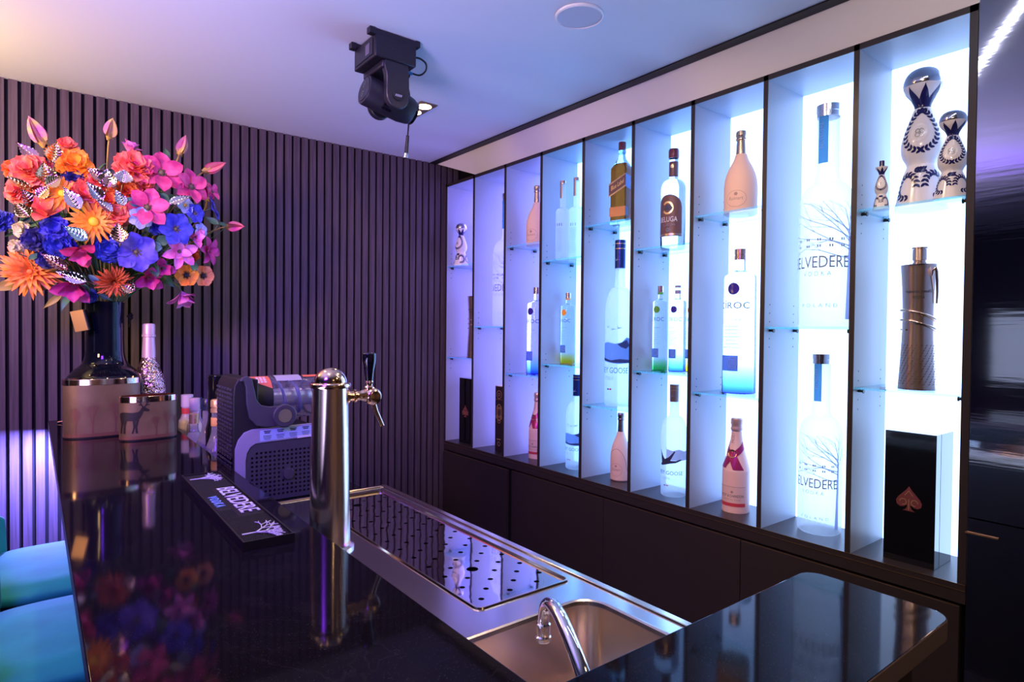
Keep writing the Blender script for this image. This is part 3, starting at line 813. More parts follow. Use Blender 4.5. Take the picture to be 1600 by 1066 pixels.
L.new(tc.outputs['Object'], vo.inputs['Vector']); L.new(vo.outputs['Color'], sb.inputs[0]); L.new(sb.outputs[0], sc.inputs[0]); L.new(gm.outputs['Normal'], ad.inputs[0]); L.new(sc.outputs[0], ad.inputs[1]); L.new(ad.outputs[0], nm.inputs[0]); L.new(nm.outputs[0], b_.inputs['Normal'])
M_pfoil = mat('pale pink foil', (.70, .52, .52), .38, metal=.35)
sq = thing('champagne_bottle', 'glitter covered rose gold champagne bottle with pink neck beside the black vase', 'bottle', (.402, 3.12, ZK))
MB().lathe(smooth_prof([(.060, 0), (.064, .006), (.065, .10), (.065, .16), (.060, .205), (.046, .245), (.034, .275), (.027, .30)], 4), 44).build('body', M_glit, sq, smooth=60)
MB().lathe([(.0274, .296), (.0265, .33), (.0235, .385), (.0235, .388), (.0272, .390), (.0272, .398), (.0250, .400), (.0245, .440), (.022, .447), (.001, .449)], 36).build('neck_foil', M_pfoil, sq, smooth=40)
gb = MB(); s0 = 0; gb.lathe([(.004, 0), (.004, .10)], 12); gb.xform(Matrix.Translation((.085, 3.40, ZK + .0045)) @ Matrix.Rotation(radians(80), 4, 'Y'))
tag(gb.build('metal_rod', M_gold, smooth=40), 'thin brass rod lying on the counter behind the taller planter', 'rod')

# ------------------------------------------------------------------ liqueur bottles on the low back worktop
ZW = .9745
M_cglass = mat('clear bottle glass', (.90, .88, .92), .04, trans=.84, ior=1.25)
M_liq = mat('dark red liqueur', (.20, .035, .02), .05, trans=.85, ior=1.33)
M_goldcap = mat('gold wood cap', (.72, .46, .20), .35, metal=.5)
M_navycap = mat('navy cap', (.015, .018, .05), .3)
M_label_o = mat('amber label', (.85, .45, .12), .45)
M_redlab = mat('red label', (.60, .06, .05), .5)
def flask(label, loc, capm, r, h, neck_label=None, liquid=True):
    t = thing('liqueur_bottle', label, 'bottle', loc, group='bottles on the back worktop')
    MB().lathe(smooth_prof([(r * .97, 0), (r, .006), (r * .99, h * .12), (r * .82, h * .30), (r * .50, h * .48), (r * .36, h * .58), (r * .33, h * .70), (r * .33, h * .84)], 4), 36).build('glass_body', M_cglass, t, smooth=60)
    if liquid:
        MB().lathe([(r * .90, .006), (r * .93, .012), (r * .93, h * .14), (r * .80, h * .27)], 32).build('liquid', M_liq, t, smooth=60)
    ca = MB(); ca.lathe([(r * .40, h * .835), (r * .40, h * .88), (r * .36, h * .885), (r * .36, h * .90), (r * .40, h * .905), (r * .40, h * .985), (r * .34, h)], 28).build('cap', capm, t, smooth=40)
    if neck_label: MB().lathe([(r * .37, h * .66), (r * .38, h * .665), (r * .38, h * .765), (r * .37, h * .77)], 28, cap0=False, cap1=False).build('neck_label', neck_label, t, smooth=40)
    return t
flask('clear flared liqueur bottle with gold cap and amber neck band', (.545, 2.50, ZW), M_goldcap, .058, .290, M_label_o)
flask('clear flared bottle with navy cap behind the gold capped one', (.545, 2.66, ZW), M_navycap, .058, .280, None, False)
t = thing('liqueur_bottle', 'tall bottle with a long glossy black cap beside the slush machine', 'bottle', (.56, 2.585, ZW), group='bottles on the back worktop')
MB().lathe([(.036, 0), (.038, .004), (.038, .17), (.030, .20), (.028, .235)], 32).build('glass_body', M_blackgl, t, smooth=40)
MB().lathe([(.0305, .234), (.0305, .366), (.0315, .368), (.0315, .374), (.028, .376)], 36).build('cap', M_blackgl, t, smooth=40)
def small(label, loc, r, h, capm, band=None, bodym=None, ridged=False, rc=.55):
    t = thing('liqueur_bottle', label, 'bottle', loc, group='bottles on the back worktop')
    MB().lathe(smooth_prof([(r * .96, 0), (r, .005), (r, h * .50), (r * .8, h * .58), (r * rc, h * .66), (r * rc, h * .80)], 3), 28).build('glass_body', bodym or M_cglass, t, smooth=60)
    prof = [(r * (rc + .08), h * .79), (r * (rc + .08), h)]
    if ridged:
        prof = []
        for k in range(6):
            z = h * .79 + h * .21 * k / 6; prof += [(r * (rc + .09), z), (r * (rc + .09), z + h * .026), (r * (rc + .04), z + h * .028), (r * (rc + .04), z + h * .034)]
    MB().lathe(prof, 26).build('cap', capm, t, smooth=30)
    if band: MB().lathe([(r * (rc + .03), h * .67), (r * (rc + .03), h * .77)], 28, cap0=False, cap1=False).build('label_band', band, t, smooth=40)
small('slim bottle with ridged wooden stopper nearest the small planter', (.535, 2.87, ZW), .030, .195, M_goldcap, ridged=True)
small('white capped bottle with a red label behind the small planter', (.548, 3.09, ZW), .036, .255, mat('white red cap', (.62, .55, .55), .5), M_redlab, mat('white red glass', (.50, .42, .44), .3), rc=.62)
small('pale bottle with a white paper seal behind the wooden stopper', (.552, 2.95, ZW), .030, .252, mat('paper seal', (.58, .46, .46), .6), None, mat('pale pink glass', (.75, .55, .56), .25), rc=.62)
small('bottle with navy and white neck paper behind the wooden stopper', (.570, 3.00, ZW), .030, .250, M_navycap, None, mat('mauve glass', (.30, .20, .36), .15), rc=.6)

# ------------------------------------------------------------------ velvet bar stools
M_vel = mat('turquoise velvet', (.030, .30, .52), .75, sheen=.2)
N, L, b_ = nt(M_vel); b_.inputs['Sheen Tint'].default_value = (.5, .8, 1., 1)
add_noise_color(M_vel, (.004, .24, .125), (.009, .34, .18), 4, 5, (1, 1.6, 1))
M_navy = mat('dark navy metal', (.015, .012, .04), .35, metal=.4)
def stool(label, y, group=None):
    t = thing('bar_stool', label, 'bar stool', (.085, y, 0), group=group)
    # cushion: rounded slab
    n = 28
    def seat(u, v):
        a = 2 * pi * u; rr = [.0, .6, .93, .985, 1., .995, .97, .6, 0][int(round(v * 8))]
        z = [.738, .738, .7385, .741, .749, .760, .770, .780, .783][int(round(v * 8))]
        p = 3.6; c, s = cos(a), sin(a)
        return (.235 * rr * abs(c) ** (2 / p) * (1 if c >= 0 else -1), .252 * rr * abs(s) ** (2 / p) * (1 if s >= 0 else -1), z)
    MB().grid(seat, 56, 8).build('seat', M_vel, t, smooth=80)
    def plate(o, z0, z1, name, m):
        q = MB(); pts = oval(.235 + o, .252 + o, 48, 3.6); q.prism(pts, z0, z1); return q.build(name, m, t, smooth=30)
    plate(.006, .712, .7375, 'seat_frame', M_navy)
    def back(u, v):
        a = radians(-46 + 92 * u); f = abs(u - .5) * 2
        top = .96 - .08 * f ** 2.2
        r = 1.0 + .03 * v
        return (-.30 * r * cos(a) + .045, .34 * r * sin(a), .740 + (top - .740) * v)
    MB().grid(back, 32, 8).build('backrest', M_vel, t, smooth=80, solid=.035, bevel=.012, bseg=3)
    for sx in (-1, 1):
        for sy in (-1, 1):
            MB().tube([(sx * .17, sy * .19, .712), (sx * .215, sy * .235, 0)], [.014, .010], 12).build('leg', M_navy, t, smooth=40)
    q = MB(); fp = [(-.20, -.22), (.20, -.22), (.20, .22), (-.20, .22), (-.20, -.22)]
    for a, b in zip(fp, fp[1:]): q.tube([(a[0], a[1], .28), (b[0], b[1], .28)], .008, 8)
    q.build('footrest', M_navy, t, smooth=40)
stool('turquoise velvet bar stool farther along the counter, nearer the slatted wall', 2.455)
stool('turquoise velvet bar stool nearest the camera at the lower left', 1.895)

# ------------------------------------------------------------------ ceiling: moving light, downlights, speaker, light line
mh = thing('moving_head_light', 'black moving head stage light hanging from the ceiling', 'stage light', (1.06, 2.165, ZC))
M_mh = mat('black metal housing', (.014, .013, .018), .38)
M_mh2 = mat('dark graphite plastic', (.018, .017, .024), .36)
M_lens = mat('dark lens', (.004, .004, .006), .03, coat=1.)
B(-.085, -.092, -.100, .080, .095, -.018).build('base', M_mh, mh, smooth=30, bevel=.004)
for y in (-.080, .080):
    B(-.105, y - .012, -.022, .092, y + .012, -.004).box(-.108, y - .014, -.024, -.086, y + .014, -.001).box(.078, y - .014, -.024, .096, y + .014, -.001).build('mounting_bracket', M_mh, mh, smooth=30, bevel=.002)
B(-.0875, -.070, -.088, -.0855, .078, -.030).build('side_plate', M_mh2, mh, smooth=0)
B(-.0885, -.045, -.078, -.0876, -.012, -.040).build('type_label', mat('label grey', (.16, .15, .18), .5), mh, smooth=0)
q = MB()
for x in (-.018, .012): q.add([(x + p[0], -.0932, -.058 + p[1]) for p in circle(0, 0, .0035, 10)], [tuple(range(10))])
q.build('socket_screw', M_lens, mh, smooth=0)
# yoke with two arms
def armp(y0, y1, nm):
    poly = [(-.045, -.098), (.052, -.098), (.056, -.19)] + [(.008 + .046 * cos(radians(a)), -.222 + .046 * sin(radians(a))) for a in range(0, -181, -15)] + [(-.038, -.15), (-.048, -.12)]
    MB().prism(poly, y0, y1, axis='y').build(nm, M_mh2, mh, smooth=30, bevel=.004)
armp(-.086, -.058, 'yoke_arm'); armp(.056, .084, 'yoke_arm')
B(-.055, -.084, -.128, .052, .082, -.101).build('yoke_bridge', M_mh2, mh, smooth=30, bevel=.006)
q = MB(); q.lathe([(.0225, 0), (.0225, .004), (.020, .005), (.0005, .005)], 30, sy=.8); q.xform(Matrix.Translation((.008, -.0865, -.222)) @ Matrix.Rotation(radians(90), 4, 'X'))
q.build('arm_badge', M_mh, mh, smooth=40)
q = MB()
v, f = text('///////', .008, .028, bold=.02); q.add([(.008 + x, -.0922, -.226 + y) for x, y in v], f)
q.build('badge_mark', mat('silver print', (.6, .6, .65), .4), mh, smooth=0)
# head barrel along x, tilted slightly down to the right
HM = Matrix.Translation((.005, -.001, -.215)) @ Matrix.Rotation(radians(12), 4, 'Y') @ Matrix.Rotation(radians(90), 4, 'Y')
def head(prof, nm, m, **k):
    q = MB(); q.lathe(prof, 44); q.xform(HM); return q.build(nm, m, mh, **k)
head([(.046, -.094), (.053, -.092), (.055, -.086), (.0565, .06), (.050, .098), (.047, .104)], 'head_barrel', M_mh2, smooth=40)
head([(.0005, -.0965), (.044, -.0965), (.0455, -.0945), (.0455, -.0935)], 'rear_disc', M_mh2, smooth=40)
head([(.042, .104), (.045, .105), (.045, .116), (.040, .116), (.038, .108), (.001, .106)], 'lens', M_lens, smooth=40)
q = MB()
for s in (-1, 1):
    for k in range(9):
        a = radians(40 * k); 
        q.add([(.0 + .019 * s + .010 * cos(a) + p[0], .010 * sin(a) + p[1], -.0971) for p in circle(0, 0, .0032, 8)], [tuple(range(8))])
    q.add([(.019 * s + p[0], p[1], -.0971) for p in circle(0, 0, .0045, 10)], [tuple(range(10))])
q.xform(HM); q.build('fan_grille', M_lens, mh, smooth=0)
q = MB()
for k in range(5):
    s0 = len(q.v); q.box(-.0025, -.004, -.018, .0025, .004, .018)
    q.xform(HM @ Matrix.Rotation(radians(-62), 4, 'Z') @ Matrix.Translation((.0562, 0, -.010)) @ Matrix.Rotation(radians(0), 4, 'X') @ Matrix.Translation((0, -.028 + k * .014, 0)), s0)
q.build('cooling_slot', M_lens, mh, smooth=0)
def arc(cx, cy, cz, pts): return [(cx + x, cy + y, cz + z) for x, y, z in pts]
MB().tube(spline([(.08, -.03, -.045), (.115, -.045, -.040), (.150, -.04, -.050), (.160, -.02, -.070), (.140, 0, -.085), (.08, .0, -.080)]), .0036, 8).build('signal_cable', M_mh, mh, smooth=60)
MB().tube(spline([(.08, .03, -.050), (.105, .03, -.040), (.118, .03, -.065), (.110, .03, -.095), (.08, .03, -.090)]), .0036, 8).build('power_cable', M_mh, mh, smooth=60)
q = MB(); q.tube([(.082, 0, -.082), (.112, 0, -.087)], [.007, .006], 12); q.build('blue_plug', mat('blue plug', (.05, .25, .6), .4), mh, smooth=60)
hc = MB().tube(spline([(.078, .060, -.06), (.105, .050, -.085), (.122, .040, -.15), (.120, .036, -.24), (.112, .034, -.33)]), .0032, 8).build('hanging_cable', M_mh, mh, smooth=60)
q = MB(); q.tube([(.113, .0342, -.318), (.1055, .033, -.400)], [.0065, .0085], 14); q.build('connector', M_mh, hc, smooth=60)
q = MB(); q.tube([(.1065, .033, -.390), (.1045, .033, -.408)], [.0088, .0088], 14); q.build('connector_tip', M_steelp, hc, smooth=60)

M_lamp = mat('warm halogen lamp', (.8, .7, .5), .3, emit=(1., .62, .28), estr=22.)
M_nick = mat('satin bronze frame', (.42, .30, .20), .35, metal=.8)
def downlight(label, x, y, power=8.):
    t = thing('downlight', label, 'downlight', (x, y, ZC), group='twin downlights')
    v, f = fill([[(-.045, -.103), (.045, -.103), (.045, .103), (-.045, .103)], circle(0, -.050, .036, 28), circle(0, .050, .036, 28)], .004)
    MB().add([(a, b, c - .0002) for a, b, c in v], f).build('frame', M_nick, t, smooth=0)
    for s in (-.050, .050):
        MB().lathe([(.034, -.0042), (.030, -.001), (.0005, -.0008)][::-1], 28, (0, s, -.001), cap0=False, cap1=False).build('lamp', M_lamp, t, smooth=40)
    for s in (-.050, .050):
        l = bpy.data.lights.new('downlight or fill', 'SPOT'); l.energy = power; l.color = (1., .66, .36); l.spot_size = radians(152); l.spot_blend = .5; l.shadow_soft_size = .03
        o = bpy.data.objects.new('downlight_or_fill', l); COL.objects.link(o); o.location = (x, y + s, ZC - .012)
downlight('lit square twin downlight in the ceiling behind the moving head light', 1.503, 2.702, DL * .45)
# its twin out of view; the loop below only adds unseen warm beams
downlight('twin downlight just above the picture, between the speaker and the shelves', 1.455, 1.255, DL)
for i, (x, y, pw) in enumerate(((.28, 1.20, DL * .6), (.30, 2.18, DL * .7), (-.55, 2.95, DL * .8), (1.55, -.15, DL), (.6, -1.4, DL * 2.5))):  # added without fixtures, to warm the counter, left slats and tower reflections
    for s in (-.05, .05):
        l = bpy.data.lights.new('downlight or fill', 'SPOT'); l.energy = pw; l.color = (1., .66, .36); l.spot_size = radians(152); l.spot_blend = .5; l.shadow_soft_size = .035
        o = bpy.data.objects.new('downlight_or_fill', l); COL.objects.link(o); o.location = (x, y + s, ZC - .012)

# added unseen spots above the counter, brightening the bottle fronts
for y in (.30, 1.28):
    for s in (-.05, .05):
        l = bpy.data.lights.new('downlight or fill', 'SPOT'); l.energy = FRONT_FILL; l.color = (1., .70, .44); l.spot_size = radians(75); l.spot_blend = .6; l.shadow_soft_size = .035
        o = bpy.data.objects.new('downlight_or_fill', l); COL.objects.link(o); o.location = (.30, y + s, ZC - .02)
        o.rotation_euler = (Vector((XS + .1, y * 1.25 + .45, 1.5)) - o.location).to_track_quat('-Z', 'Y').to_euler()

sp = thing('ceiling_speaker', 'round white flush speaker grille in the ceiling', 'speaker', (1.486, 1.557, ZC))
M_spk = mat('white speaker grille', (.62, .61, .64), .6)
MB().lathe([(.084, -.0005), (.0835, -.006), (.078, -.009), (.0765, -.007), (.0765, -.0005)], 56, cap0=False, cap1=False).build('rim', M_ceil, sp, smooth=40)
MB().lathe([(.0005, -.0062), (.076, -.0055), (.076, -.002)], 56, cap0=False).build('grille', M_spk, sp, smooth=40)

# white light line set diagonally in the ceiling over the bartender's place
M_line = mat('white light line', (.8, .8, .8), .4, emit=(.72, .78, 1.), estr=LINE)
a, b = Vector((1.10, .945, 0)), Vector((2.02, .45, 0)); d = (b - a).normalized(); nrm = Vector((-d.y, d.x, 0)) * .008
mb = MB(); pts = [a - nrm, b - nrm, b + nrm, a + nrm]
mb.prism([(p.x, p.y) for p in pts], ZC - .006, ZC - .0003)
tag(mb.build('light_line', M_line, smooth=0), 'straight white light line in the ceiling, mirrored in the glossy panel', 'ceiling light')

# ------------------------------------------------------------------ lights of the room and the added bouquet key
def area(name, loc, tgt, size, power, color, sy=None, spread=180):
    l = bpy.data.lights.new(name, 'AREA'); l.energy = power; l.color = color; l.size = size
    if sy: l.shape = 'RECTANGLE'; l.size_y = sy
    l.spread = radians(spread)
    o = bpy.data.objects.new(name, l); COL.objects.link(o); o.location = loc
    o.rotation_euler = (Vector(tgt) - Vector(loc)).to_track_quat('-Z', 'Y').to_euler() if tgt else (0, radians(4), 0); return o
for a_ in LIGHTS: area(*a_)

# ------------------------------------------------------------------ bottles on the display shelf
def shader(name, build):
    m = bpy.data.materials.new(name); m.use_nodes = True
    N, L = m.node_tree.nodes, m.node_tree.links; N.clear()
    out = N.new('ShaderNodeOutputMaterial'); build(N, L, out); return m
def frosted(name, col, clear=.35):
    def bld(N, L, out):
        tl = N.new('ShaderNodeBsdfTranslucent'); tl.inputs['Color'].default_value = (*col, 1)
        df = N.new('ShaderNodeBsdfDiffuse'); df.inputs['Color'].default_value = (.75, .78, .82, 1)
        tr = N.new('ShaderNodeBsdfTransparent'); tr.inputs['Color'].default_value = (*[min(1, c + .02) for c in col], 1)
        a = N.new('ShaderNodeMixShader'); a.inputs[0].default_value = .25
        L.new(tl.outputs[0], a.inputs[1]); L.new(df.outputs[0], a.inputs[2])
        b = N.new('ShaderNodeMixShader'); b.inputs[0].default_value = clear
        L.new(a.outputs[0], b.inputs[1]); L.new(tr.outputs[0], b.inputs[2]); L.new(b.outputs[0], out.inputs['Surface'])
    return shader(name, bld)
M_frost = frosted('frosted white glass', (.93, .96, .99), .45)
M_frost2 = frosted('frosted bluish glass', (.95, .96, .98), .45)
M_vod = mat('clear vodka glass', (.985, .99, 1.), .02, trans=1., ior=1.33)
def tinted(name, stops, h):
    """clear glass painted with a colour that fades upwards from the foot"""
    m = mat(name, (1, 1, 1), .03, trans=1., ior=1.30); N, L, b = nt(m)
    tc = N.new('ShaderNodeTexCoord'); sx = N.new('ShaderNodeSeparateXYZ'); mr = N.new('ShaderNodeMapRange'); mr.inputs['From Max'].default_value = h
    r = N.new('ShaderNodeValToRGB'); e = r.color_ramp.elements
    for k, (p, c) in enumerate(stops):
        q = e[k] if k < 2 else e.new(p); q.position = p; q.color = (*c, 1)
    L.new(tc.outputs['Object'], sx.inputs[0]); L.new(sx.outputs['Z'], mr.inputs['Value']); L.new(mr.outputs[0], r.inputs['Fac']); L.new(r.outputs['Color'], b.inputs['Base Color'])
    return m
def printed(name, col, t_=.6):
    def bld(N, L, out):
        tl = N.new('ShaderNodeBsdfTranslucent'); tl.inputs['Color'].default_value = (*col, 1)
        df = N.new('ShaderNodeBsdfDiffuse'); df.inputs['Color'].default_value = (*col, 1)
        a = N.new('ShaderNodeMixShader'); a.inputs[0].default_value = 1 - t_
        L.new(tl.outputs[0], a.inputs[1]); L.new(df.outputs[0], a.inputs[2]); L.new(a.outputs[0], out.inputs['Surface'])
    return shader(name, bld)
M_txt = mat('grey blue lettering', (.20, .21, .28), .5)
M_txtd = mat('dark lettering', (.045, .045, .06), .5)
M_txtf = printed('faint lettering', (.40, .46, .62))
M_txtb = printed('steel blue lettering', (.05, .16, .30), .5)
M_treeb = printed('blue grey tree print', (.45, .48, .70))
M_treel = printed('thin twig print', (.42, .45, .58))
M_strip = printed('blue neck label', (.09, .30, .52), .5)
M_silver = mat('silver cap', (.80, .76, .78), .18, metal=1.)
M_caprose = mat('copper cap', (.66, .42, .32), .22, metal=1.)
M_goldtxt = mat('gold print', (.80, .52, .26), .3, metal=.7)

def lettering(t, s, R, ang, z, h, m, width=None, spacing=1., name='lettering', off=.0009, bold=0., tilt=0., par=None):
    v, f = text(s, h, width, spacing, bold)
    return wrap(v, f, R, ang, z, off, tilt).build(name, m, par or t, smooth=0)

def bottle(name, label, loc, group, cat='bottle', rz=0.):
    return thing(name, label, cat, loc, rz, group)

def belvedere(label, loc, R, h):
    t = bottle('vodka_bottle', label, loc, 'frosted bottles with a printed tree')
    rn = R * .40
    pr = [(R * .90, 0), (R * .97, h * .006), (R, h * .016), (R, h * .53)] + [(rn + (R - rn) * cos(radians(a)) ** .9, h * (.53 + .12 * sin(radians(a)))) for a in range(10, 90, 10)] + [(rn * 1.12, h * .664), (rn, h * .70), (rn, h * .945)]
    MB().lathe(pr, 56).build('glass_body', M_frost, t, smooth=60)
    ca = MB(); ca.lathe([(rn * 1.05, h * .945), (rn * 1.05, h * .968), (rn * 1.08, h * .969), (rn * 1.08, h * .999), (rn * 1.02, h)], 40).build('cap', M_silver, t, smooth=30)
    nl = patch(rn, 152, 206, h * .735, h * .972, .0012 if R < .08 else .0016, 8).build('neck_label', M_strip, t, smooth=60)
    v, f = text('BELVEDERE', rn * .34, h * .115)
    wrap([(-y, x) for x, y in v], f, rn, 180, h * .86, .0022).build('lettering', M_txtf, nl, smooth=0)
    lettering(t, 'BELVEDERE', R, 186, h * .262, h * .052, M_txt, R * 2.35)
    lettering(t, 'VODKA', R, 186, h * .226, h * .020, M_txtf, R * 1.05, 1.6)
    lettering(t, 'POLAND', R, 192, h * .088, h * .016, M_txtf, R * 1.3, 1.8)
    # bare tree on the viewer's right with branches reaching across
    tr = [((0, h * .035), (R * .02, h * .20), R * .115, R * .075), ((R * .02, h * .20), (R * .05, h * .37), R * .075, R * .055), ((R * .05, h * .37), (R * .02, h * .43), R * .055, R * .035)]
    v, f = ribbon(tr); wrap(v, f, R, 254, 0, .0007).build('printed_trunk', M_treeb, t, smooth=0)
    sg = []
    Rr = random.Random(4)
    def grow(x, y, a, l, w_, d):
        n = 3; px_, py_ = x, y
        for k in range(n):
            a2 = a + Rr.uniform(-.12, .12); x2, y2 = px_ + sin(a2) * l / n, py_ + cos(a2) * l / n
            sg.append(((px_, py_), (x2, y2), w_ * (1 - .2 * k), w_ * (.8 - .2 * k))); px_, py_ = x2, y2
            if d > 0:
                grow(px_, py_, a2 + Rr.choice((-1, 1)) * Rr.uniform(.35, .7), l * Rr.uniform(.4, .62), w_ * .5, d - 1)
    for z, a, l in ((.30, -1.30, .20), (.34, -1.05, .26), (.355, -1.35, .30), (.375, -.85, .24), (.39, -1.15, .28), (.405, -.60, .19), (.42, -.95, .22), (.425, -.30, .14), (.43, .12, .13), (.385, .5, .10)):
        grow(R * .045, h * z, a, h * l, R * .024, 2)
    sg = [q for q in sg if q[1][1] < h * .56 and q[0][0] > -R * 2.6]
    v, f = ribbon(sg); wrap(v, f, R, 254, 0, .0007).build('printed_branches', M_treel, t, smooth=0)
    q = []; ff = []
    for i in range(5):
        for j in (0, 1):
            for k in (0, 1):
                u = (-.75 + i * .42) * R + k * R * .085; z = h * (.352 + j * .028); o = len(q)
                q += [(u, z), (u + R * .05, z), (u + R * .05, z + h * .011), (u, z + h * .011)]; ff.append((o, o + 1, o + 2, o + 3))
    wrap(q, ff, R, 182, 0, .0006).build('printed_windows', M_txt, t, smooth=0)
    return t
belvedere('giant frosted vodka bottle with a printed tree, second bay from the right, upper', (2.29, 1.087, 1.556), .0930, .806)
belvedere('frosted vodka bottle with a printed tree, bottom of second bay from the right', (2.312, 1.105, ZB), .0741, .658)
belvedere('giant frosted vodka bottle half hidden by an upright, second bay from the left', (2.29, 3.000, 1.556), .0930, .806)

def ciroc(label, loc, R, h, stops, dot, base_col, capm, ring=None, dot_r=.36, rz=0., glasscap=False):
    t = bottle('vodka_bottle', label, loc, 'clear bottles with a round dot', rz=rz)
    rn = R * .36
    g = tinted('painted vodka glass', stops, h)
    pr = [(R * .96, 0), (R, h * .006), (R * .965, h * .50), (R * .95, h * .795), (R * .93, h * .812), (R * .85, h * .822), (R * .55, h * .828), (rn * 1.08, h * .838), (rn * .85, h * .86), (rn * .80, h * .90), (rn * .86, h * .945)]
    MB().lathe(pr, 52).build('glass_body', g, t, smooth=50)
    MB().lathe([(R * .90, .0012), (R * .90, .003)], 40).build('tinted_base', mat('base tint', base_col, .2), t, smooth=40)
    c = MB()
    if glasscap:
        c.lathe([(rn * .98, h * .975), (rn * 1.0, h * .999), (rn * .9, h)], 30); c.lathe([(rn * .96, h * .905), (rn * .96, h * .945)], 30)
    else:
        c.lathe([(rn, h * .925), (rn, h * .955), (rn * .94, h * .957), (rn * .94, h * .962), (rn, h * .964), (rn, h * .998), (rn * .95, h)], 30)
    c.build('cap', capm, t, smooth=30)
    if ring: MB().lathe([(rn * 1.03, h * .90), (rn * 1.03, h * .926)], 30).build('neck_ring', ring, t, smooth=30)
    d = circle(0, 0, R * dot_r, 26)
    Rz = lambda z: prof_r(pr, z)
    v, f = fill([d]); wrap(v, f, Rz(h * .72), 188, h * .72, .0012).build('round_dot', dot, t, smooth=0)
    lettering(t, 'CÎROC', Rz(h * .6), 186, h * .585, h * .044, M_txtd, R * 2.0, 1.1, off=.0014)
    lettering(t, 'VODKA', Rz(h * .5), 188, h * .500, h * .016, M_txt, R * .95, 1.6, off=.0014)
    q = []; ff = []
    Rr = random.Random(9)
    for k in range(7):
        z = h * (.46 - k * .024); wd = R * Rr.uniform(.45, .75); o = len(q)
        q += [(-wd, z), (wd * .6, z), (wd * .6, z + h * .004), (-wd, z + h * .004)]; ff.append((o, o + 1, o + 2, o + 3))
    wrap(q, ff, Rz(h * .4), 186, 0, .0014).build('fine_print', M_txtf, t, smooth=0)
    pl = patch(Rz(h * .2), 140, 208, h * .155, h * .262, .0012, 10).build('crest_label', printed('blue crest', (.14, .20, .45)), t, smooth=60)
    q = []
    for k in range(20):
        a0, a1 = 2 * pi * k / 20, 2 * pi * (k + 1) / 20; q.append(((R * .26 * cos(a0), h * .21 + R * .34 * sin(a0)), (R * .26 * cos(a1), h * .21 + R * .34 * sin(a1)), R * .022, R * .022))
    for k in range(4): q.append(((-R * .16 + k * R * .1, h * .18), (-R * .1 + k * R * .08, h * .235), R * .016, R * .016))
    v, f = ribbon(q); wrap(v, f, Rz(h * .2), 188, 0, .0018).build('crest_ring', M_txtf, pl, smooth=0)
    return t
BLUE = [(0, (.05, .02, .80)), (.03, (.05, .25, .95)), (.10, (.25, .80, 1.)), (.24, (.96, .99, 1.)), (1, (1, 1, 1))]
GREEN = [(0, (.02, .45, .05)), (.05, (.08, .62, .12)), (.10, (.35, .80, .35)), (.17, (.97, 1., .98)), (1, (1, 1, 1))]
YELL = [(0, (.90, .50, .01)), (.05, (.95, .68, .02)), (.11, (1., .88, .25)), (.18, (1., 1., .97)), (1, (1, 1, 1))]
M_dotb = mat('violet blue dot', (.05, .03, .30), .15)
M_dotg = mat('green dot', (.13, .36, .05), .15)
M_doto = mat('orange dot', (.95, .38, .03), .2)
M_dullcap = mat('mauve grey cap', (.38, .30, .36), .35, metal=.5)
ciroc('big clear bottle with dark blue dot and blue base, third bay from right', (2.300, 1.438, 1.286), .0670, .590, BLUE, M_dotb, (.06, .02, .6), M_caprose)
ciroc('clear bottle with a green dot, green ring and green base', (2.295, 1.842, 1.355), .0360, .390, GREEN, M_dotg, (.02, .4, .04), M_caprose, mat('green ring', (.10, .38, .06), .4), .44)
ciroc('clear bottle with a dark blue dot and blue base beside the green based one', (2.300, 1.748, 1.355), .0385, .388, BLUE, M_dotb, (.06, .02, .6), M_dullcap, None, .40, glasscap=True)
ciroc('clear bottle with an amber base mostly hidden right of the blue based one', (2.355, 1.700, 1.355), .0375, .385, YELL, M_doto, (.8, .45, .02), M_dullcap, None, .4)
ciroc('clear bottle with an orange dot and yellow base, fourth bay from the left', (2.310, 2.482, 1.355), .0405, .385, YELL, M_doto, (.8, .5, .02), M_caprose, mat('orange ring', (.75, .38, .12), .4), .42)
ciroc('big blue-bottomed clear bottle half hidden by an upright, third bay from left', (2.300, 2.738, 1.284), .0570, .498, BLUE, M_dotb, (.06, .02, .6), M_caprose)

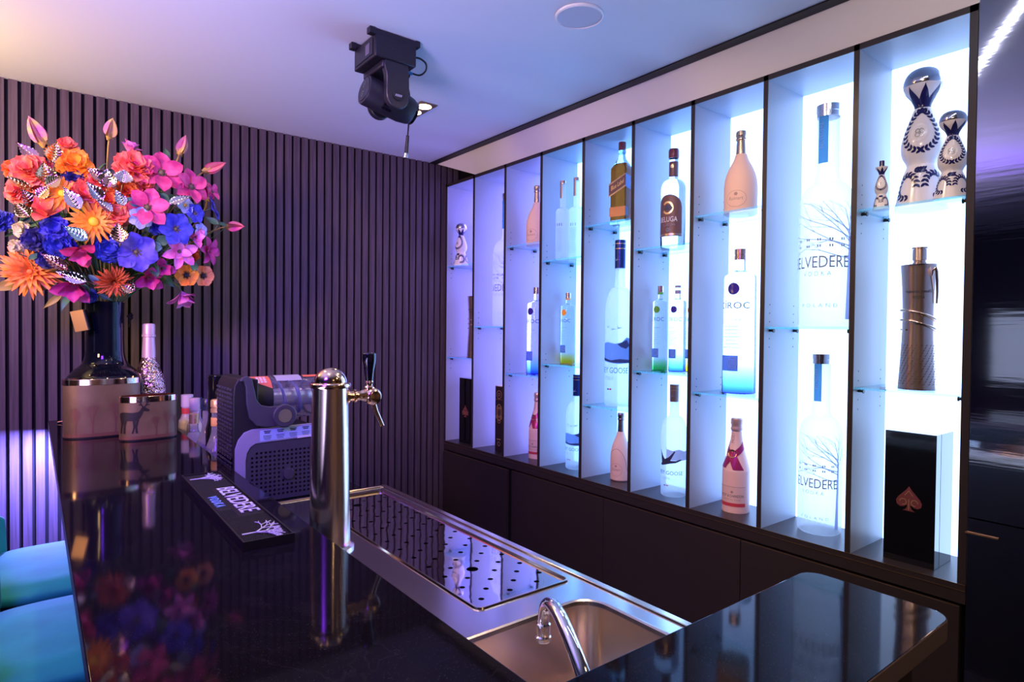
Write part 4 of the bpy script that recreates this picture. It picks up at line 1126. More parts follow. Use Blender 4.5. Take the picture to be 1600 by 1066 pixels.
M_navyfoil = mat('navy foil', (.012, .035, .16), .25, metal=.4)
M_bronze = mat('bronze foil', (.52, .34, .26), .28, metal=.9)
M_mount = printed('printed mountains', (.20, .32, .55))
M_mountd = printed('printed dark ridge', (.10, .13, .24))
M_goosed = mat('dark goose print', (.035, .04, .09), .5)
GOOSE = [(-.95, .95), (-.62, .40), (-.36, .10), (.0, .30), (.42, .80), (.50, .74), (.22, .22), (.12, .02), (.55, .02), (.86, .14), (1.06, .10), (.92, .02), (.55, -.14), (.10, -.22), (-.30, -.34), (-.70, -.46), (-.86, -.36), (-.70, -.20), (-.80, .30)]
def goose(label, loc, R, h, neckf, capm, bold_goose=False, col=None):
    t = bottle('vodka_bottle', label, loc, 'frosted bottles with flying geese')
    rn = R * .36
    pr = [(R * .90, 0), (R * .97, h * .008), (R * .985, h * .02), (R, h * .56)] + [(rn + (R - rn) * cos(radians(a)), h * (.56 + (.715 - .56) * sin(radians(a)) ** 1.1)) for a in range(12, 90, 11)] + [(rn * 1.08, h * .722), (rn * .98, h * .75), (rn * .95, h * (neckf - .005)), (rn * .95, h * .99)]
    MB().lathe(pr, 52).build('glass_body', M_frost2, t, smooth=60)
    cp = MB().lathe([(rn * 1.04, h * neckf), (rn * 1.06, h * .945), (rn * 1.10, h * .947), (rn * 1.10, h * .951), (rn * 1.06, h * .953), (rn * 1.06, h * .998), (rn, h)], 36).build('cap', capm, t, smooth=30)
    for zz in (h * .945, h * .975):
        MB().lathe([(rn * 1.115, zz), (rn * 1.115, zz + h * .004)], 36, cap0=False, cap1=False).build('cap_line', M_goldtxt, cp, smooth=40)
    v, f = fill([[(x * rn * .55, y * rn * .55) for x, y in GOOSE]])
    wrap(v, f, rn * 1.06, 190, h * (neckf + .05), .0012).build('cap_emblem', M_txtf, cp, smooth=0)
    if bold_goose:
        s = R * .98
        v, f = fill([[(x * s, y * s) for x, y in GOOSE]])
        wrap(v, f, R, 196, h * .325, .0010).build('printed_goose', M_goosed, t, smooth=0)
        v, f = fill([[(-.9 * R, h * .33), (1.15 * R, h * .33), (1.15 * R, h * .42), (.6 * R, h * .41), (.1 * R, h * .43), (-.4 * R, h * .415), (-.9 * R, h * .43)]])
        wrap(v, f, R, 235, 0, .0005).build('printed_cloud', printed('pale grey print', (.50, .48, .54)), t, smooth=0)
    else:
        for pts, m, nm, o in (([(-1.35 * R, h * .285), (-.8 * R, h * .27), (-.2 * R, h * .262), (.5 * R, h * .255), (1.5 * R, h * .262), (1.5 * R, h * .40), (1.1 * R, h * .415), (.75 * R, h * .385), (.3 * R, h * .375), (-.3 * R, h * .385), (-.9 * R, h * .375), (-1.35 * R, h * .38)], M_mount, 'printed_lake', .0006),
                              ([(-1.35 * R, h * .283), (-.6 * R, h * .272), (.2 * R, h * .262), (1.5 * R, h * .262), (1.5 * R, h * .278), (.6 * R, h * .285), (.0, h * .276), (-.8 * R, h * .290)], M_mountd, 'printed_ridge', .0010),
                              ([(.45 * R, h * .372), (.8 * R, h * .385), (1.1 * R, h * .40), (1.35 * R, h * .365), (1.05 * R, h * .345), (.7 * R, h * .355)], M_mountd, 'printed_peak', .0010)):
            v, f = fill([pts]); wrap(v, f, R, 190, 0, o).build(nm, m, t, smooth=0)
        q = MB()
        for k, (u, z, s) in enumerate(((-.75, .455, .20), (-.25, .475, .15), (.15, .462, .17), (.6, .470, .2))):
            v, f = fill([[(x * s * R, y * s * R) for x, y in GOOSE]]); v, f = dense([(x + u * R, y) for x, y, _ in v], f, R * .2); q.add(on_cyl(v, R, 190, h * z, .0008), f)
        q.build('printed_geese', M_txtf, t, smooth=0)
    lettering(t, 'GREY GOOSE', R, 190, h * .200, h * .034, col or M_txtb, R * 2.45)
    lettering(t, 'VODKA', R, 176, h * .158, h * .022, M_txtf, R * .9, 1.1)
    for k, c in enumerate(((.05, .12, .45), (.7, .7, .75), (.6, .08, .10))):
        patch(R, 172 + k * 7, 179 + k * 7, h * .098, h * .107, .001, 2).build('flag_stripe', mat('flag stripe', c, .5), t, smooth=0)
    return t
goose('tallest frosted bottle with navy cap and printed geese, middle bay', (2.283, 2.083, 1.169), .0695, .812, .830, M_navyfoil)
goose('frosted bottle with a navy cap on the bottom of the fourth bay from the left', (2.297, 2.392, ZB), .0573, .500, .775, M_navyfoil)
goose('frosted bottle with a bronze cap and a dark flying goose', (2.281, 1.744, ZB), .0566, .498, .845, M_bronze, True, M_txtd)

# pink champagne bottles in a paper skin
M_skin = mat('pink paper skin', (.82, .55, .43), .7)
add_bump(M_skin, 90, .12, .002)
M_skind = mat('embossed line', (.42, .25, .22), .6)
M_foilg = mat('gold foil', (.72, .50, .34), .24, metal=1.)
M_foilr = mat('rose brown foil', (.46, .28, .25), .26, metal=1.)
def ruinart(label, loc, R, h, foil, seam=False):
    t = bottle('champagne_bottle', label, loc, 'plump pink champagne bottles')
    pr = smooth_prof([(R * .90, 0), (R * .97, h * .012), (R * .985, h * .04), (R, h * .24), (R * .985, h * .36), (R * .90, h * .46), (R * .70, h * .56), (R * .46, h * .65), (R * .34, h * .72)], 4)
    MB().lathe(pr, 48).build('paper_skin', M_skin, t, smooth=60)
    MB().lathe([(R * .325, h * .70), (R * .30, h * .80), (R * .275, h * .885), (R * .33, h * .89), (R * .34, h * .905), (R * .31, h * .915), (R * .305, h * .93), (R * .34, h * .94), (R * .33, h * .985), (R * .27, h * .998), (.0008, h)], 36).build('neck_foil', foil, t, smooth=35)
    lettering(t, 'Ruinart', R, 196, h * .155, h * .040, M_skind, R * .85)
    q = [((R * .62 * cos(a * pi / 14), h * .17 + h * .095 * sin(a * pi / 14)), (R * .62 * cos((a + 1) * pi / 14), h * .17 + h * .095 * sin((a + 1) * pi / 14)), R * .010, R * .010) for a in range(28)]
    v, f = ribbon(q); wrap(v, f, R, 196, 0, .0008).build('embossed_oval', M_skind, t, smooth=0)
    v, f = fill([circle(0, 0, R * .12, 5)]); wrap(v, f, R, 196, h * .225, .001).build('crest', M_skind, t, smooth=0)
    if seam:
        pts = [(prof_r(pr, h * z) + .0005, radians(a), h * z) for z, a in ((.16, 262), (.28, 254), (.36, 244), (.43, 228), (.47, 208), (.475, 190), (.45, 170), (.40, 150))]
        MB().tube([(r * cos(a), r * sin(a), z) for r, a, z in pts], .0012, 6).build('seam', M_skind, t, smooth=60)
    return t
ruinart('plump pink champagne bottle with gold foil, upper glass, third bay from right', (2.290, 1.437, 2.013), .0655, .343, M_foilg)
ruinart('plump pink champagne bottle half hidden by an upright, third bay from the left', (2.290, 2.728, 2.016), .0640, .347, M_foilg)
ruinart('plump pink champagne bottle with a curved seam, bottom of the middle bay', (2.297, 2.077, ZB), .0500, .332, M_foilr, True)

M_moet = mat('pink lacquer', (.88, .56, .47), .34)
M_moetf = mat('pale pink foil cap', (.70, .44, .38), .35, metal=.5)
M_crim = mat('crimson ribbon', (.40, .025, .12), .28, metal=.3)
M_seal = mat('gold seal', (.80, .48, .16), .25, metal=.9)
def moet(label, loc, R, h):
    t = bottle('champagne_bottle', label, loc, 'slim pink champagne bottles with a crimson ribbon')
    pr = smooth_prof([(R * .90, 0), (R * .98, h * .010), (R, h * .03), (R, h * .40), (R * .97, h * .46), (R * .80, h * .56), (R * .60, h * .66), (R * .45, h * .76), (R * .37, h * .86)], 4)
    MB().lathe(pr, 48).build('bottle_body', M_moet, t, smooth=60)
    MB().lathe([(R * .375, h * .855), (R * .43, h * .87), (R * .45, h * .885), (R * .41, h * .90), (R * .40, h * .925), (R * .44, h * .935), (R * .43, h * .985), (R * .36, h * .998), (.001, h)], 36).build('foil_cap', M_moetf, t, smooth=35)
    def on(a, z, off=.0014):
        r = prof_r(pr, z) + off; return (r * cos(radians(a)), r * sin(radians(a)), z)
    def band(z0, z1, a0, a1, wz, nm):
        return MB().grid(lambda u, v: on(a0 + (a1 - a0) * u, z0 + (z1 - z0) * u + wz * (v - .5)), 14, 2).build(nm, M_crim, t, smooth=60)
    band(h * .60, h * .715, 186, 276, h * .075, 'ribbon_band'); band(h * .60, h * .715, 186, 96, h * .075, 'ribbon_band')
    MB().grid(lambda u, v: on(188 + (v - .5) * 46 + 34 * u, h * (.625 - .165 * u), .0022), 8, 3).build('ribbon_tail', M_crim, t, smooth=60)
    MB().grid(lambda u, v: on(184 + (v - .5) * 40 - 44 * u, h * (.625 - .155 * u), .0018), 8, 3).build('ribbon_tail', M_crim, t, smooth=60)
    v, f = fill([circle(0, 0, R * .30, 20)]); MB().add([on(186 + math.degrees(x / (R * .62)), h * .625 + y, .0034) for x, y, _ in v], f).build('seal', M_seal, t, smooth=0)
    lb = patch(R, 128, 252, h * .070, h * .285, .0006, 18).build('label', mat('pale pink label', (.80, .52, .44), .5), t, smooth=60)
    patch(R, 128, 252, h * .278, h * .282, .0010, 18).build('label_line', M_skind, lb, smooth=60)
    patch(R, 128, 252, h * .072, h * .108, .0010, 18).build('red_band', mat('red band', (.62, .05, .07), .45), lb, smooth=60)
    lettering(t, 'MOËT & CHANDON', R, 194, h * .170, h * .028, M_txtd, R * 1.75, par=lb)
    lettering(t, 'IMPÉRIAL ROSÉ', R, 194, h * .136, h * .016, M_skind, R * 1.3, 1.2, par=lb)
    v, f = fill([circle(0, 0, R * .11, 5)]); wrap(v, f, R, 196, h * .225, .001).build('crown_mark', M_skind, lb, smooth=0)
    v, f = text('MOËT', R * .22, h * .11)
    MB().add([on(192 + math.degrees(-y / (R * .45)), h * .79 + x, .001) for x, y in v], f).build('lettering', M_skind, t, smooth=0)
    return t
moet('pink champagne bottle with a crossed crimson ribbon, third bay from the right', (2.292, 1.438, ZB), .0544, .383)
moet('pink champagne bottle with crimson ribbon half hidden by an upright, third bay from left', (2.299, 2.718, ZB), .0500, .378)

# clear vodka with a brown arched label
t = bottle('vodka_bottle', 'clear vodka bottle with brown arched label and mahogany cap', (2.290, 1.774, 1.908), None); R, h = .0550, .451
MB().lathe([(R * .93, 0), (R, h * .012), (R, h * .60)] + [(R * .36 + R * .64 * cos(radians(a)), h * (.60 + .095 * sin(radians(a)))) for a in range(12, 90, 12)] + [(R * .38, h * .70), (R * .36, h * .74), (R * .36, h * .905)], 52).build('glass_body', M_vod, t, smooth=60)
M_mahog = mat('mahogany cap', (.16, .030, .035), .22, coat=.6)
M_blabel = mat('brown label', (.155, .070, .060), .45)
MB().lathe([(R * .40, h * .905), (R * .43, h * .912), (R * .44, h * .98), (R * .38, h * .998), (.001, h)], 36).build('cap', M_mahog, t, smooth=40)
MB().lathe([(R * .375, h * .725), (R * .375, h * .868)], 36, cap0=False, cap1=False).build('neck_label', M_blabel, t, smooth=60)
v, f = fill([circle(0, 0, R * .16, 8)]); wrap(v, f, R * .375, 196, h * .82, .001).build('neck_emblem', M_goldtxt, t, smooth=0)
W_ = R * 1.12; arch = [(-W_, h * .115), (W_, h * .115), (W_, h * .40)] + [(W_ * cos(radians(a)), h * (.40 + .125 * sin(radians(a)))) for a in range(15, 180, 15)] + [(-W_, h * .40)]
q = MB()
for i in range(14):
    for j in range(8):
        pass
cols_ = 26; v = []; f = []
for i in range(cols_ + 1):
    u = -W_ + 2 * W_ * i / cols_; top = h * (.40 + .125 * sqrt(max(0, 1 - (u / W_) ** 2))); v += [(u, h * .115), (u, top)]
for i in range(cols_): f.append((2 * i, 2 * i + 2, 2 * i + 3, 2 * i + 1))
lb = wrap(v, f, R, 196, 0, .0008).build('label', M_blabel, t, smooth=60)
patch(R, 196 - 63, 196 + 63, h * .122, h * .142, .0014, 18).build('label_edge', M_bronze, lb, smooth=60)
q = [((R * .40 * cos(radians(a)), h * .395 + R * .46 * sin(radians(a))), (R * .40 * cos(radians(a + 14)), h * .395 + R * .46 * sin(radians(a + 14))), R * .075, R * .075) for a in range(-150, 140, 14)]
v, f = ribbon(q); wrap(v, f, R, 192, 0, .0016).build('gold_crescent', M_goldtxt, lb, smooth=0)
v, f = fill([[(-.3 * R, h * .375), (.30 * R, h * .37), (.42 * R, h * .395), (.2 * R, h * .42), (-.15 * R, h * .425)]]); wrap(v, f, R, 192, 0, .0018).build('fish_mark', M_goosed, lb, smooth=0)
lettering(t, 'BELUGA', R, 194, h * .258, h * .050, M_white, R * 1.5, par=lb, off=.0016)
lettering(t, 'Gold Line', R, 198, h * .215, h * .026, M_txtf, R * 1.0, par=lb, off=.0016, tilt=.06)
q = []
for k in range(8): a = k * pi / 4; q.append(((R * .05 * cos(a), h * .178 + R * .05 * sin(a)), (R * .2 * cos(a), h * .178 + R * .22 * sin(a)), R * .045, R * .015))
v, f = ribbon(q); wrap(v, f, R, 194, 0, .0016).build('rosette', M_txtf, lb, smooth=0)

# square amber whisky bottle
t = bottle('whisky_bottle', 'square amber whisky bottle with a slanted brown label, middle bay', (2.282, 2.078, 2.053), None)
h = .405; a = .043
M_whisky = mat('amber whisky', (.62, .13, .015), .06, trans=.62, ior=1.15)
M_bluegl = mat('blue green bottle glass', (.62, .86, .95), .03, trans=1., ior=1.18)
def sq_loft(rings):
    mb = MB(); n = len(rings[0])
    for r0, r1 in zip(rings, rings[1:]): mb.add(r0 + r1, [(i, (i + 1) % n, n + (i + 1) % n, n + i) for i in range(n)])
    mb.add(rings[0], [tuple(range(n - 1, -1, -1))]); mb.add(rings[-1], [tuple(range(n))]); return mb
R_ = lambda s, r, z: [(x, y, z) for x, y in rrect(-s, -s, s, s, r, 4)]
sq_loft([R_(a * .97, .006, 0), R_(a, .007, .004), R_(a, .007, h * .665), R_(a * .93, .012, h * .70), R_(a * .70, .022, h * .755), R_(a * .45, .0185, h * .80), R_(a * .36, .0145, h * .85), R_(a * .36, .0145, h * .905)]).build('glass_body', M_bluegl, t, smooth=40)
sq_loft([R_(a - .004, .004, .022), R_(a - .004, .005, h * .66), R_(a * .84, .010, h * .695), R_(a * .6, .016, h * .735)]).build('whisky', M_whisky, t, smooth=40)
MB().lathe([(.0165, h * .90), (.0185, h * .905), (.0185, h * .995), (.017, h)], 32).build('cap', M_mahog, t, smooth=40)
MB().lathe([(.0165, h * .86), (.0180, h * .865), (.0180, h * .897)], 32).build('neck_ring', M_bluegl, t, smooth=40)
x = -a - .0008
lb = MB().add([(x, a + .004, h * .335), (x, -a - .001, h * .44), (x, -a - .001, h * .60), (x, a + .004, h * .495)], [(0, 1, 2, 3)]).build('slanted_label', M_blabel, t, smooth=0)
def slant(pts): return [(x - .0006, -u, z + h * .4675 + .0 + u * (h * .105 / (2 * a))) for u, z in pts]
for z0, z1 in ((.062, .080), (-.080, -.062)):
    MB().add(slant([(-a - .003, z0 * h), (a, z0 * h), (a, z1 * h), (-a - .003, z1 * h)]), [(0, 1, 2, 3)]).build('label_border', M_bronze, lb, smooth=0)
v, f = text('Blue Label', h * .055, a * 1.6, bold=.01); MB().add(slant([(u, z - h * .02) for u, z in v]), f).build('lettering', M_goldtxt, lb, smooth=0)
MB().add([(-a, -a - .0008, h * .44), (a * .2, -a - .0008, h * .42), (a * .2, -a - .0008, h * .58), (-a, -a - .0008, h * .60)], [(0, 1, 2, 3)]).build('side_label', M_navyfoil, t, smooth=0)
MB().add([(x, a, .038), (x, -a, .038), (x, -a, .085), (x, a, .085)], [(0, 1, 2, 3)]).build('lower_label', mat('copper label', (.62, .26, .10), .4, metal=.3), t, smooth=0)
MB().add([(-a, -a - .0008, .04), (-a * .3, -a - .0008, .04), (-a * .3, -a - .0008, .083), (-a, -a - .0008, .083)], [(0, 1, 2, 3)]).build('side_band', M_txtf, t, smooth=0)
t.rotation_euler = (0, 0, radians(14))

# slim frosted bottles
def slim(label, loc, R, h, word):
    t = bottle('vodka_bottle', label, loc, 'slim frosted bottles')
    rn = R * .40
    MB().lathe([(R * .92, 0), (R, h * .01), (R, h * .60)] + [(rn + (R - rn) * cos(radians(a)), h * (.60 + .055 * sin(radians(a)))) for a in range(15, 90, 15)] + [(rn, h * .66), (rn, h * .985)], 44).build('glass_body', M_frost2, t, smooth=60)
    MB().lathe([(rn * 1.06, h * .965), (rn * 1.06, h), (rn, h)], 30).build('cap', M_caprose, t, smooth=30)
    patch(rn, 150, 212, h * .78, h * .968, .001, 8).build('neck_strip', M_bronze, t, smooth=60)
    q = []; ff = []; Rr = random.Random(word)
    for k in range(4):
        o = len(q); u = (-.55 + k * .33) * R; wd = R * Rr.uniform(.06, .12); q += [(u, h * .42), (u + wd, h * .42), (u + wd, h * .455), (u, h * .455)]; ff.append((o, o + 1, o + 2, o + 3))
    wrap(q, ff, R, 192, 0, .0008).build('letter_marks', M_txtd, t, smooth=0)
    q = []; ff = []
    for k in range(14):
        o = len(q); z = h * (.39 - k * .022); wd = R * Rr.uniform(.3, .55); q += [(-wd, z), (wd, z), (wd, z + h * .007), (-wd, z + h * .007)]; ff.append((o, o + 1, o + 2, o + 3))
    wrap(q, ff, R, 196, 0, .0008).build('fine_print', M_txtf, t, smooth=0)
slim('slim frosted bottle with copper cap, left one of a pair', (2.215, 2.430, 1.908), .0370, .416, 1)
slim('slim frosted bottle with copper cap, right one of a pair at the backlight', (2.335, 2.452, 1.908), .0415, .456, 2)

# white ceramic decanters with blue feathers
M_cer = mat('white glazed ceramic', (.86, .82, .86), .16, coat=.2)
M_cob = mat('cobalt glaze', (.018, .018, .11), .15)
M_dome = mat('brushed silver stopper', (.66, .64, .70), .16, metal=1.)
M_med = mat('silver gold medallion', (.62, .56, .48), .25, metal=.8)
CP = [(985, 150), (975, 148), (900, 133), (820, 117), (760, 103), (715, 87), (700, 84), (680, 90), (640, 110), (590, 118), (540, 114), (480, 99), (400, 72), (335, 50)]
def azul(label, loc, R, h, dome=True):
    t = bottle('tequila_decanter', label, loc, 'white and blue ceramic decanters', 'decanter')
    S = lambda p: (p[1] / 150 * R, (985 - p[0]) / 915 * h)
    pr = smooth_prof([S(p) for p in CP], 4)
    MB().lathe(pr, 48).build('ceramic_body', M_cer, t, smooth=80)
    col = smooth_prof([S(p) for p in [(338, 46), (318, 45), (300, 52), (270, 66), (235, 92), (205, 106), (192, 110)]], 3)
    MB().lathe(col, 48, cap1=True).build('collar', M_cer, t, smooth=80)
    def on(a, z, P_, off):
        r = prof_r(P_, z) + off; return (r * cos(radians(a)), r * sin(radians(a)), z)
    zc0, zc1 = S((338, 0))[1], S((192, 0))[1]
    q = MB(); npt = 7
    q.grid(lambda u, v: on(360 * u, zc0 + (zc1 - zc0) * (.02 + .36 * v), col, R * .012), 42, 4)
    for k in range(npt):
        a0 = 360 / npt * k
        q.grid(lambda u, v: on(a0 + (u - .5) * 360 / npt * max(.02, (1 - v) ** 1.25), zc0 + (zc1 - zc0) * (.38 + .56 * v), col, R * .012), 4, 7)
    q.build('blue_petals', M_cob, t, smooth=80)
    if dome:
        MB().lathe(smooth_prof([S(p) for p in [(190, 110), (175, 112), (150, 109), (118, 97), (92, 74), (76, 40), (70, 2)]], 4), 48).build('dome_stopper', M_dome, t, smooth=80)
    else:
        MB().lathe([(R * .30, S((200, 0))[1]), (R * .30, S((75, 0))[1]), (R * .26, S((70, 0))[1])], 24).build('stopper', M_cob, t, smooth=40)
    # feather leaves along curves
    lv = MB(); lv_ = [lv]
    def leaf(a, z, dirang, L_, W__):
        rr = prof_r(pr, z); pts = []
        for k in range(7):
            s = k / 6; w_ = W__ * sin(pi * min(1, s * .92 + .08)) ** .8 * (1 - .35 * s); pts.append((s * L_, w_))
        out_ = [(x, y) for x, y in pts] + [(x, -y) for x, y in reversed(pts)]
        c, s_ = cos(dirang), sin(dirang)
        P3 = [on(a + math.degrees((x * c - y * s_) / rr), z + (x * s_ + y * c), pr, R * .012) for x, y in out_]
        n = len(P3); lv_[0].add(P3, [(i, i + 1, n - 2 - i, n - 1 - i) for i in range(6)])
    def garland(path, L_, W__, gap):
        """path: list of (angle, z) ; leaves in pairs along it"""
        for i in range(len(path) - 1):
            (a0, z0), (a1, z1) = path[i], path[i + 1]; rr = prof_r(pr, z0)
            d = atan2(z1 - z0, radians(a1 - a0) * rr)
            leaf(a0, z0, d + .75, L_, W__); leaf(a0, z0, d - .75, L_, W__)
    L1_, W1 = R * .21, R * .066
    zm = h * .52; ctr = 195
    garland([(ctr + 52 * sin(radians(t_)) * (1 if t_ < 181 else 1), zm - h * .145 * cos(radians(t_)) + (h * .02)) for t_ in range(0, 200, 14)], L1_, W1, 0)
    garland([(ctr - 52 * sin(radians(t_)), zm - h * .145 * cos(radians(t_)) + h * .02) for t_ in range(0, 200, 14)], L1_, W1, 0)
    lv.build('feather_wreath', M_cob, t, smooth=0); lv = MB(); lv_[0] = lv
    for c0, sg in ((ctr + 42, 1), (ctr - 38, -1), (ctr + 120, -1)):
        garland([(c0 + sg * 30 * cos(radians(t_)), h * .155 + h * .085 * sin(radians(t_))) for t_ in range(-110, 200, 22)], L1_, W1, 0)
    garland([(ctr - 18 + k * 9, h * .265) for k in range(5)], L1_, W1, 0)
    lv.build('feather_garland', M_cob, t, smooth=0)
    md = MB()
    n = 24; ring_ = [(R * .30 * cos(2 * pi * k / n), R * .42 * sin(2 * pi * k / n)) for k in range(n)]
    v, f = fill([ring_])
    md.add([on(ctr - 4 + math.degrees(x / prof_r(pr, zm)), zm + y, pr, R * .016) for x, y, _ in v], f); md.build('oval_cartouche', M_cer, t, smooth=0)
    q = []
    for k in range(4):
        a = k * pi / 2 + pi / 4; cx, cy = R * .10 * cos(a), R * .12 * sin(a)
        q += [((cx + R * .08 * cos(j * pi / 4), cy + R * .09 * sin(j * pi / 4)), (cx + R * .08 * cos((j + 1) * pi / 4), cy + R * .09 * sin((j + 1) * pi / 4)), R * .018, R * .018) for j in range(8)]
    v, f = ribbon(q); MB().add([on(ctr - 4 + math.degrees(x / prof_r(pr, zm)), zm + y, pr, R * .022) for x, y in v], f).build('medallion', M_med, t, smooth=0)
    return t
azul('largest white and blue ceramic decanter with a silver dome, nearest bay', (2.330, .799, 1.947), .0765, .467)
azul('medium white and blue ceramic decanter with a silver dome, at the far right', (2.225, .680, 1.947), .0490, .272)
azul('tiny white and blue ceramic decanter with a dark stopper, nearest bay', (2.238, .884, 1.947), .0256, .164, False)
azul('white and blue ceramic decanter alone in the leftmost bay', (2.222, 3.420, 1.951), .0500, .281)

# bronze bottle with coiled rings
M_br = mat('brushed bronze', (.70, .54, .50), .26, metal=1.)
M_snake = mat('polished rose bronze', (.86, .64, .50), .14, metal=1.)
def coil(label, loc, R, h, rz=0.):
    t = bottle('vodka_bottle', label, loc, 'bronze bottles with coiled rings', rz=rz)
    pr = smooth_prof([(R * .99, 0), (R, h * .006), (R * .93, h * .15), (R * .86, h * .32), (R * .83, h * .45), (R * .84, h * .60), (R * .89, h * .74), (R * .95, h * .862), (R * .93, h * .874), (R * .45, h * .882)], 4)
    bd = MB().lathe(pr, 52).build('metal_body', M_br, t, smooth=40)
    MB().lathe([(R * .38, h * .878), (R * .38, h * .892), (R * .34, h * .896), (R * .34, h * .905), (R * .40, h * .91), (R * .385, h * .985), (R * .43, h * .988), (R * .43, h), (R * .30, h)], 36).build('cap', M_br, t, smooth=30)
    def on(a, z, off): r = prof_r(pr, z) + off; return (r * cos(radians(a)), r * sin(radians(a)), z)
    pts = []
    for k in range(101):
        a = 215 - 60 - k * 9.2; z = h * (.385 + .175 * k / 100) + h * .030 * sin(radians(a - 60)); pts.append(on(a, z, .003))
    MB().tube(pts, [.0026 + .0022 * min(1, k / 20) for k in range(101)], 8).build('coiled_ring', M_snake, t, smooth=60)
    pts = [on(a, h * z, .006 + o) for a, z, o in ((262, .60, 0), (258, .68, .002), (248, .76, .006), (240, .82, .010), (236, .845, .010), (232, .83, .006), (234, .79, .001))]
    MB().tube(pts, [.0028, .004, .0045, .005, .0055, .0045, .002], 10).build('snake_head', M_snake, t, smooth=60)
    gv = MB()
    for j in range(16):
        for k in range(22):
            z = h * (.03 + .018 * j); a = k * 360 / 22 + j * 5; r = .0004
            gv.add([on(a, z, .0006), on(a + 5, z + h * .004, .0006), on(a + 9, z + h * .012, .0006), on(a + 4, z + h * .008, .0006)], [(0, 1, 2, 3)])
    gv.build('scale_engraving', mat('dark engraving', (.12, .085, .09), .35, metal=.8), t, smooth=0)
    lettering(t, 'roberto cavalli', R * .87, 196, h * .675, h * .022, M_txtd, R * 1.35, off=.0016)
    lettering(t, 'VODKA', R * .86, 196, h * .635, h * .020, M_txtd, R * .6, off=.0016)
    return t
coil('bronze bottle with coiled rings on the middle glass of the nearest bay', (2.300, .787, 1.3565), .0558, .462)
coil('bronze bottle with coiled rings mostly hidden by an upright, leftmost bay', (2.290, 3.345, 1.3545), .0558, .455)

# presentation boxes
M_lacq = mat('black lacquer', (.004, .004, .006), .08, coat=.6)
M_spade = mat('copper red emblem', (.46, .12, .13), .3, metal=.7)
def spade_box(label, loc):
    t = thing('gift_box', label, 'box', loc, group='black boxes with a spade')
    w, d, h = .146, .148, .4205
    B(0, -w / 2, 0, .040, w / 2, h).build('lid', M_lacq, t, smooth=0, bevel=.0012)
    B(.0412, -w / 2, 0, d, w / 2, h).build('case', M_lacq, t, smooth=0, bevel=.0012)
    pts = []
    def lobe(s): return [(s * x, y) for x, y in [(0, .62), (.10, .46), (.26, .28), (.42, .10), (.50, -.06), (.47, -.22), (.34, -.31), (.20, -.29), (.08, -.20)]]
    outl = lobe(-1) + [(-.06, -.26), (-.12, -.38), (-.24, -.46), (.24, -.46), (.12, -.38), (.06, -.26)] + lobe(1)[::-1][:-1]
    s = .074
    v, f = fill([[(x * s, y * s) for x, y in outl]]); MB().add([(-.0012, -x, y + h * .483) for x, y, _ in v], f).build('spade_emblem', M_spade, t, smooth=0)
    q = []
    for sx in (-1, 1):
        q += [((sx * s * (.22 + .13 * cos(k * pi / 5)), s * (-.08 + .13 * sin(k * pi / 5))), (sx * s * (.22 + .13 * cos((k + 1) * pi / 5)), s * (-.08 + .13 * sin((k + 1) * pi / 5))), .0012, .0012) for k in range(8)]
    q += [((-.012, s * .2), (.0, s * .42), .001, .001), ((.012, s * .2), (.0, s * .42), .001, .001), ((0, s * -.42), (0, s * .05), .0012, .0012)]
    v, f = ribbon(q); MB().add([(-.002, -x, y + h * .483) for x, y in v], f).build('emblem_scroll', M_goldtxt, t, smooth=0)
spade_box('black lacquer box with a copper spade at the bottom of the nearest bay', (2.210, .773, ZB))
spade_box('black lacquer box with a spade at the bottom of the leftmost bay', (2.205, 3.327, ZB))
t = thing('gift_box', 'tall dark box with gold ornaments, second bay from the left', 'box', (2.220, 2.962, ZB))
w, d, h = .125, .125, .394
M_brown = mat('dark brown card', (.022, .012, .014), .4)
B(0, -w / 2, 0, d, w / 2, h).build('case', M_brown, t, smooth=0, bevel=.002)
M_pale = mat('pale lid top', (.70, .66, .68), .6)
B(.003, -w / 2 + .003, h, d - .003, w / 2 - .003, h + .004).build('lid_top', M_pale, t, smooth=0)
q = []
def loopo(cx, cy, rx, ry, n=14, w_=.002): 
    return [((cx + rx * cos(2 * pi * k / n), cy + ry * sin(2 * pi * k / n)), (cx + rx * cos(2 * pi * (k + 1) / n), cy + ry * sin(2 * pi * (k + 1) / n)), w_, w_) for k in range(n)]
q += loopo(-.02, h * .875, .024, .024) + loopo(-.02, h * .875, .009, .009) + loopo(-.02, h * .60, .026, .05, 16, .003) + loopo(-.02, h * .60, .012, .03, 12, .003) + loopo(-.02, h * .47, .014, .012) + loopo(-.02, h * .12, .012, .012) + [((-.04, h * .19), (-.002, h * .19), .003, .003)] + loopo(-.036, h * .68, .008, .008, 8, .003) + loopo(-.004, h * .68, .008, .008, 8, .003) + loopo(-.04, h * .53, .008, .01, 8, .003) + loopo(-.0, h * .53, .008, .01, 8, .003)
q += [((-.055, h * .80), (.055, h * .80), .0008, .0008)]
v, f = ribbon(q); MB().add([(-.0014, -x, y) for x, y in v], f).build('gold_ornament', M_goldtxt, t, smooth=0)

